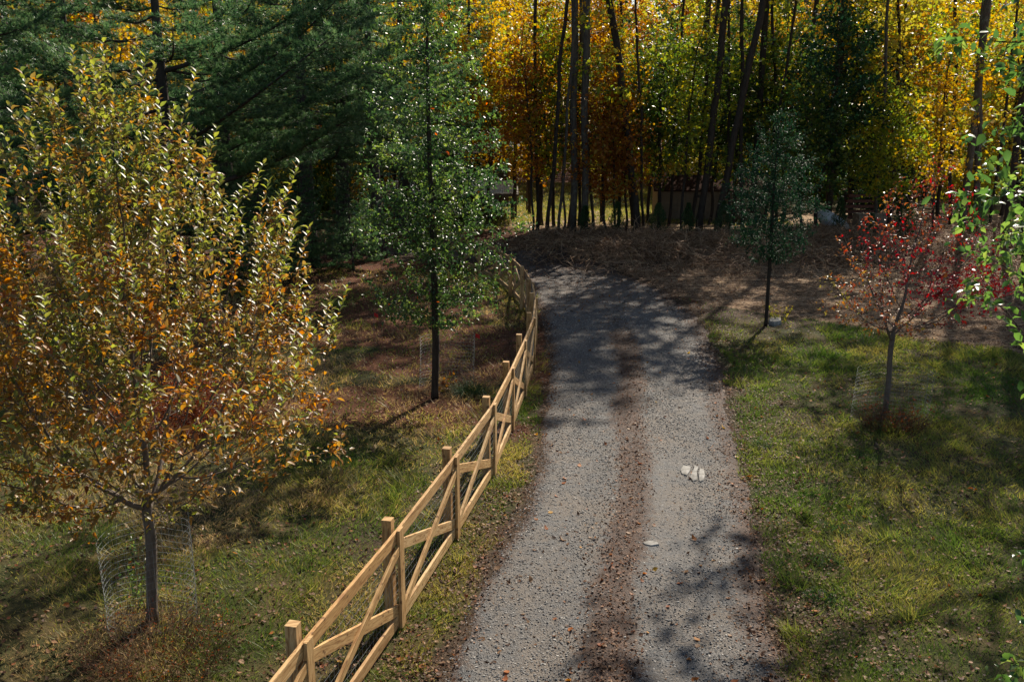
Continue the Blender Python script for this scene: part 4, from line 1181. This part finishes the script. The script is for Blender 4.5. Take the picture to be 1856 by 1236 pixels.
# ------------------------------------------------------------------ white pines at the left
def pine_kind(hgt, z0, nb, rmax, seed, base_r, limbs=(), dens=1.0):
    r2 = random.Random(seed)
    mb = MB(); T = []
    for k in range(12):
        f_ = k / 11; T.append(Vector((math.sin(f_ * 3) * .12, math.cos(f_ * 2) * .1 - .1, f_ * hgt)))
    mb.tube(T, [base_r * (1.25 if k == 0 else (1 - .93 * k / 11)) for k in range(12)], 12)
    tp, td = [], []
    for b in range(nb + len(limbs)):
        f_ = ((b + r2.random()) / nb) ** .85; z = z0 + (hgt - z0 - .3) * min(f_, 1)
        a = b * 2.399 + r2.uniform(-.4, .4)
        ln = rmax * (1 - min(f_, 1) * .8) * r2.uniform(.65, 1.1); rise = .16
        if b >= nb: z, a, ln, rise = limbs[b - nb]
        tr = T[0].lerp(T[-1], z / hgt); tr.z = z
        pts = []; d0 = Vector((math.cos(a), math.sin(a), 0)); side = Vector((-d0.y, d0.x, 0)); wv = r2.uniform(-.12, .12)
        for k in range(8):
            q = k / 7
            pts.append(tr + d0 * ln * q + side * math.sin(q * 3) * wv * ln + Vector((0, 0, ln * (.05 * q - .12 * math.sin(q * 3.1) * (.16 / max(rise, .16)) + rise * q * (q if rise < .2 else 1)))))
        rb = .012 + .011 * ln
        mb.tube(pts, [rb * (1 - .85 * k / 7) for k in range(8)], 5)
        ns = int(ln * 8 * dens)
        for s_ in range(ns):
            q = .25 + .75 * (s_ + r2.random()) / ns
            i0 = min(int(q * 7), 6); p0 = pts[i0].lerp(pts[i0 + 1], q * 7 - i0)
            sgn = 1 if s_ % 2 else -1
            l2 = ln * .30 * (1.15 - q * .75) * r2.uniform(.6, 1.2) + .18
            dd = (d0 * .65 + side * sgn + Vector((0, 0, r2.uniform(0, .35)))).normalized()
            p1 = p0 + dd * l2; pm = p0.lerp(p1, .5) - Vector((0, 0, .03))
            mb.tube([p0, pm, p1], [.008, .006, .003], 3)
            nt_ = max(2, int(l2 / .075))
            for q2 in range(nt_):
                g_ = (q2 + 1) / nt_
                c_ = p0.lerp(p1, g_) + Vector((r2.gauss(0, .05), r2.gauss(0, .05), r2.gauss(0, .03) + .02))
                tp.append(tuple(c_)); td.append(tuple((dd + Vector((r2.gauss(0, .35), r2.gauss(0, .35), .35 + r2.gauss(0, .25)))).normalized()))
    tp = np.array(tp); td = np.array(td); m_ = 18
    P0 = np.repeat(tp, m_, 0); B = np.repeat(td, m_, 0) + rdir(len(P0)) * .75
    B /= np.linalg.norm(B, axis=1, keepdims=True)
    ln = rng.uniform(.11, .20, len(P0)); sd_ = np.cross(B, rdir(len(P0))); sd_ /= np.linalg.norm(sd_, axis=1, keepdims=True) + 1e-9
    wd = .0085
    V = np.stack([P0 - sd_ * wd, P0 + sd_ * wd, P0 + B * ln[:, None]], 1).reshape(-1, 3)
    cl = np.clip(np.repeat(rng.random(len(tp)), m_) * .7 + rng.random(len(P0)) * .3, 0, 1)
    print("pine needles", len(P0))
    return (mesh("trunk", mb.v, mb.f, M['pinebark'], smooth=True),
            mesh("foliage", V, np.arange(len(V)).reshape(-1, 3), M['needle'], vattr=dict(rnd=np.repeat(cl, 3))))
KINDS['pine'] = pine_kind(15, 3.0, 56, 5.0, 3, .30)
KINDS['nearpine'] = pine_kind(14, 4.6, 40, 4.4, 21, .27, [(3.3, -.25, 7.6, .42), (3.9, .05, 6.6, .52), (4.6, -.55, 6.8, .40), (5.3, .15, 6.0, .5), (6.0, -.35, 6.2, .42), (6.9, -.1, 5.6, .4),
                                                        (3.6, 3.5, 5.5, .25), (4.9, 3.0, 5.5, .3)], 1.1)
KINDS['pine2'] = pine_kind(14, 4.2, 44, 4.4, 5, .34)
KINDS['youngpine'] = pine_kind(6.0, .4, 60, 2.3, 8, .07)
PW = [('nearpine', 318, 28, 1.0, 0.0, "nearest white pine, its long lower limb reaching right above the golden tree"),
      ('pine2', 415, 38, 1.05, 1.2, "white pine with a wide grey trunk right of the golden tree's top"),
      ('pine', 30, 33, 1.05, 2.0, "white pine at the far left behind the golden tree"),
      ('pine2', 160, 37, 1.0, 3.0, "white pine standing behind the golden tree's crown"),
      ('pine2', 562, 36, 1.0, 5.0, "white pine with thick dark trunk left of the paired pines"),
      ('pine2', 622, 39, 1.0, .5, "left one of the two close-set white pines"),
      ('pine2', 684, 38, .95, 4.4, "right one of the two close-set white pines, next to the pear tree"),
      ('pine', 735, 46, 1.0, 2.6, "white pine standing directly behind the narrow pear tree"),
      ('pine2', 480, 46, 1.0, 2.2, "far white pine between the wide trunk and the dark trunk"),
      ('pine', -60, 24, .95, .2, "white pine just beyond the left edge behind the golden tree"),
      ('pine', 850, 52, .9, 1.2, "far white pine above the deck"),
      ('youngpine', 470, 31, .85, 1.0, "young pine low beneath the big pines, nearest the golden tree"),
      ('youngpine', 545, 33, .72, 2.0, "young pine below the thick dark pine trunk"),
      ('youngpine', 640, 35, .68, 4.0, "young pine left of the narrow pear tree"),
      ('youngpine', 390, 35, 1.0, 5.0, "young pine half hidden behind the golden tree's right side")]
for k, px, Y, sc, rz, lb in PW:
    wood(k, px, Y, 'needle', lb, sc, rz, 'pinebark', "pine", "pines at the left", "pine_tree")
for i in range(9):
    px = -150 + i * 105 + random.uniform(-20, 20)
    mt = random.choice(['orange', 'amber', 'amber', 'yellow'])
    used_lb = deep_label(mt, px, 0, "maple glowing")
    wood(random.choice(['mid', 'mid2', 'tall2']), px, 52 + random.uniform(-3, 5), mt, used_lb, 1.15, group="autumn maples behind the pines")

# ------------------------------------------------------------------ row of young evergreens on the bank
def evergreen(px, Y, h, label):
    x = xat(px, Y); r_ = h * .28
    t = thing("young_evergreen", label, "shrub", (x, Y, gz1(x, Y)), 0, "young evergreens planted along the bank")
    mb = MB(); mb.tube([(0, 0, 0), (.01, 0, h * .5), (0, 0, h * .95)], [.02, .014, .004], 5); mb.build("stem", M['bark'], t)
    n = 2000
    q = rng.random(n); z = q * h; a = rng.uniform(0, 6.28, n)
    sd_ = int(px); e_ = .45 + .5 * random.random(); r_ *= random.uniform(.85, 1.35)
    pr = r_ * (np.sin(np.clip(q * 2.2 + .3, 0, 1.57)) * (1 - q) ** e_ + .06) * (.35 + 1.2 * vnoise(a * 1.5 + sd_, z * 4.5, 1, sd_))
    rr = pr * (.4 + .6 * np.sqrt(rng.random(n)))
    P0 = np.stack([np.cos(a) * rr, np.sin(a) * rr, z], -1)
    D = np.stack([np.cos(a) * .6, np.sin(a) * .6, np.ones(n)], -1) + rng.normal(0, .3, (n, 3))
    leafobj("foliage", P0, D, rdir(n), rng.uniform(.05, .11, n), rng.uniform(.015, .03, n), rng.random(n), M['young'], 1, t)
for px, Y, h, lb in [(1060, 42.4, 1.3, "round young evergreen at the foot of the paired tall trunks"), (1118, 41.8, 1.45, "young evergreen between the paired trunks and the shed"),
                     (1192, 41.6, 1.5, "young evergreen before the shed's left corner"), (1246, 41.5, 1.6, "young evergreen before the middle of the shed"),
                     (1310, 41.2, 1.8, "pointed young evergreen before the shed's right half"), (1575, 40.5, 1.4, "young evergreen behind the red tree's left side"),
                     (1640, 40.5, 1.5, "young evergreen behind the red tree's stem"), (1768, 39.5, 1.7, "young evergreen at the far right of the bank"), (1520, 42, 1.5, "young evergreen right of the pale curved tub")]:
    evergreen(px, Y, h, lb)

# ------------------------------------------------------------------ shed, deck house, yard things
def shed():
    Y0 = 49.0; x0, x1 = xat(1192, Y0), xat(1392, Y0); z = gz1((x0 + x1) / 2, Y0)
    t = thing("garden_shed", "low beige shed with leaf-covered brown roof behind the trunks", "shed", (x0, Y0, z), R(-3))
    Wd = x1 - x0; D = 3.0; hw = 1.55
    m, nt_, out = newmat("beige_siding")
    p = N(nt_, "ShaderNodeBsdfPrincipled"); n1 = noise(nt_, 3, 4, .6, objco(nt_))
    L(nt_, ramp(nt_, [(.3, (.17, .125, .08)), (.7, (.25, .185, .125))], n1.outputs[0]).outputs[0], p.inputs['Base Color']); p.inputs['Roughness'].default_value = .7; L(nt_, p.outputs[0], out.inputs[0])
    mb = MB(); s_ = .20; k = int(Wd / s_)
    for i in range(k):                                           # vertical boards with grooves between
        mb.box(i * s_ + .008, (i + 1) * s_ - .008, -.012, .02, 0, hw)
    mb.box(0, k * s_, .021, .06, 0, hw - .005)
    kd = int(D / s_)
    for i in range(kd):
        mb.box(-.012, .02, .07 + i * s_ + .008, .07 + (i + 1) * s_ - .008, 0, hw)
        mb.box(k * s_ - .02, k * s_ + .012, .07 + i * s_ + .008, .07 + (i + 1) * s_ - .008, 0, hw)
    mb.add([(-.0, .07, hw), (-.0, .07 + D, hw), (0, .07 + D / 2, hw + .5)], [(0, 2, 1)])
    mb.box(0, k * s_, D + .05, D + .09, 0, hw)
    mb.build("wall", m, t)
    mb = MB()
    for s2 in (-1, 1):
        y_e = .07 + D / 2 + s2 * (D / 2 + .3); y_r = .07 + D / 2
        a = [(-.25, y_e, hw - .08), (k * s_ + .25, y_e, hw - .08), (k * s_ + .25, y_r, hw + .6), (-.25, y_r, hw + .6)]
        b = [(x, y, zz + .07) for x, y, zz in a]
        mb.add(a + b, [(0, 1, 2, 3), (4, 7, 6, 5), (0, 4, 5, 1), (1, 5, 6, 2), (2, 6, 7, 3), (3, 7, 4, 0)])
    mb.build("roof", plainmat("brown_shingle", (.02, .011, .008), (.07, .03, .02), 14, 1.0, 0, .3, .05), t)
    mb = MB(); mb.box(-.03, .09, -.04, -.014, 0, hw - .1); mb.box(k * s_ - .09, k * s_ + .03, -.04, -.014, 0, hw - .1)
    mb.build("corner_trim", plainmat("pale_trim", (.5, .46, .38), (.62, .57, .48), 5), t)
    mb = MB(); mb.box(2.0, 2.12, -.10, -.014, 1.15, 1.3); mb.build("wall_lamp", plainmat("black_metal", (.02, .02, .02), (.03, .03, .03), 5, .5), t)
shed()
def deck_house():
    Y0 = 50.0; xr = xat(938, Y0); z = gz1(xr, Y0)
    t = thing("deck_house", "dim house with a white-railed deck behind the narrow pear tree", "house", (xr, Y0, z))
    wht = plainmat("white_paint", (.82, .83, .84), (.88, .89, .9), 6, .5, 0, .05)
    dk = plainmat("brown_siding", (.06, .05, .04), (.11, .09, .07), 4, .8)
    mb = MB()
    for i in range(16):
        mb.bar((-6.4, 6.2, .1 + i * .19), (-.5, 6.2, .1 + i * .19), .186, .05)
    mb.build("wall", dk, t)
    mb = MB(); mb.box(-6.6, .05, 0, 6.1, 1.12, 1.24); mb.build("deck", dk, t)
    mb = MB(); mb.bar((-6.6, .04, 1.92), (0, .04, 1.92), .06, .08); mb.bar((-6.6, .04, 1.32), (0, .04, 1.32), .06, .06)
    mb.bar((0, .10, 1.92), (0, 3.0, 1.92), .06, .08)
    for i in range(66): mb.bar((-6.55 + i * .1, .04, 1.33), (-6.55 + i * .1, .04, 1.9), .035, .035, (0, 1, 0))
    mb.build("railing", wht, t)
    mb = MB(); mb.box(-2.6, -.12, .30, .34, 1.27, 1.86); mb.build("deck_screen", plainmat("pale_screen", (.68, .75, .8), (.76, .82, .86), 3, .6), t)
    for xx in (-6.5, -3.3, -.1):
        mb = MB(); mb.box(xx - .07, xx + .07, .1, .24, 0, 1.115); mb.build("post", dk, t)
    for xx in (-3.2, .55):
        mb = MB(); mb.box(xx - .05, xx + .05, 3.5, 3.6, 0, 3.2); mb.build("roof_post", dk, t)
    mb = MB(); mb.bar((-6.9, 3.3, 3.3), (1.1, 3.3, 3.3), .12, .06); mb.build("gutter", wht, t)
    mb = MB()
    a = [(-6.9, 3.34, 3.26), (1.1, 3.34, 3.26), (1.1, 7.2, 4.4), (-6.9, 7.2, 4.4)]; b = [(x, y, q + .1) for x, y, q in a]
    mb.add(a + b, [(0, 1, 2, 3), (4, 7, 6, 5), (0, 4, 5, 1), (1, 5, 6, 2), (2, 6, 7, 3), (3, 7, 4, 0)])
    mb.build("roof", plainmat("dark_roof", (.03, .03, .03), (.07, .06, .055), 8, .8), t)
deck_house()
def bench():
    Y0 = 47.2; x = xat(1345, Y0); z = gz1(x, Y0)
    t = thing("slatted_bench", "low brown slatted bench by the shed's right end", "bench", (x, Y0, z), R(-4))
    wm = plainmat("weathered_wood", (.10, .07, .05), (.19, .13, .09), 8, .8)
    mb = MB()
    for q in range(3): mb.bar((-.8, -.15 + q * .15, .45), (.8, -.15 + q * .15, .45), .03, .13, (0, 0, 1))
    mb.build("seat", wm, t)
    mb = MB()
    for q in range(3): mb.bar((-.8, .24 + q * .03, .58 + q * .15), (.8, .24 + q * .03, .58 + q * .15), .11, .03)
    mb.build("backrest", wm, t)
    for xx in (-.7, .7):
        for yy in (-.15, .2):
            mb = MB(); mb.bar((xx, yy, 0), (xx, yy + (.12 if yy > 0 else 0), .433 if yy < 0 else .95), .07, .06, (0, 1, 0)); mb.build("leg", wm, t)
bench()
def tub():
    x = xat(1503, 44.5); z = gz1(x, 44.5); n = 20; vs = []; fs = []
    for k, (rr, hh) in enumerate([(.45, .05), (.75, .12), (.9, .42), (.95, .44), (.86, .40), (.70, .17), (.40, .10)]):
        for i in range(n):
            a = 2 * math.pi * i / n; vs.append((math.cos(a) * rr, math.sin(a) * rr * .5, hh))
    for k in range(6):
        for i in range(n): fs.append((k * n + i, k * n + (i + 1) % n, (k + 1) * n + (i + 1) % n, (k + 1) * n + i))
    fs.append(tuple(range(n - 1, -1, -1))); fs.append(tuple(6 * n + i for i in range(n)))
    o = obj("tub", mesh("tub", vs, fs, plainmat("chalky_white", (.5, .55, .58), (.72, .75, .78), 5, .5), smooth=True), None, (x, 44.5, z + .15))
    o.rotation_euler = (R(-35), R(32), R(-10))
    tag(o, "pale curved tub lying tilted under the dark trees right of the shed", "tub")
tub()
def timber():
    Y0 = 45; x0 = xat(1556, Y0); z = gz1(x0, Y0)
    wm = plainmat("dull_plank", (.20, .15, .11), (.34, .27, .20), 6, .8)
    o = MB(); o.box(0, 1.5, 0, .7, 0, .62); o.box(-.04, 1.54, -.04, .74, .62, .68)
    b = o.build("timber_box", wm, None, loc=(x0, Y0, z)); b.rotation_euler.z = R(5)
    tag(b, "low tan planked box left of the red tree's top, beyond the bank", "box")
    t = thing("timber_stack", "dark red-brown stack of boards above and behind the tan planked box", "timber stack", (xat(1555, 47.5), 47.5, gz1(x0, 47.5)))
    for k in range(5):
        mb = MB(); mb.bar((-.9 + k * .07, 0, .3 + k * .26), (1.0 - k * .05, .05 * k, .3 + k * .26), .14, .5 - k * .05); mb.build("board", plainmat("red_brown_board", (.10, .035, .025), (.18, .07, .05), 6, .8), t)
    for xx in (-.7, .7):
        mb = MB(); mb.bar((xx, .1, 0), (xx, .1, 1.55), .1, .1, (0, 1, 0)); mb.build("upright", M['bark'], t)
timber()
# fallen branch litter among the bank
print("wood trees", wood_n[0])
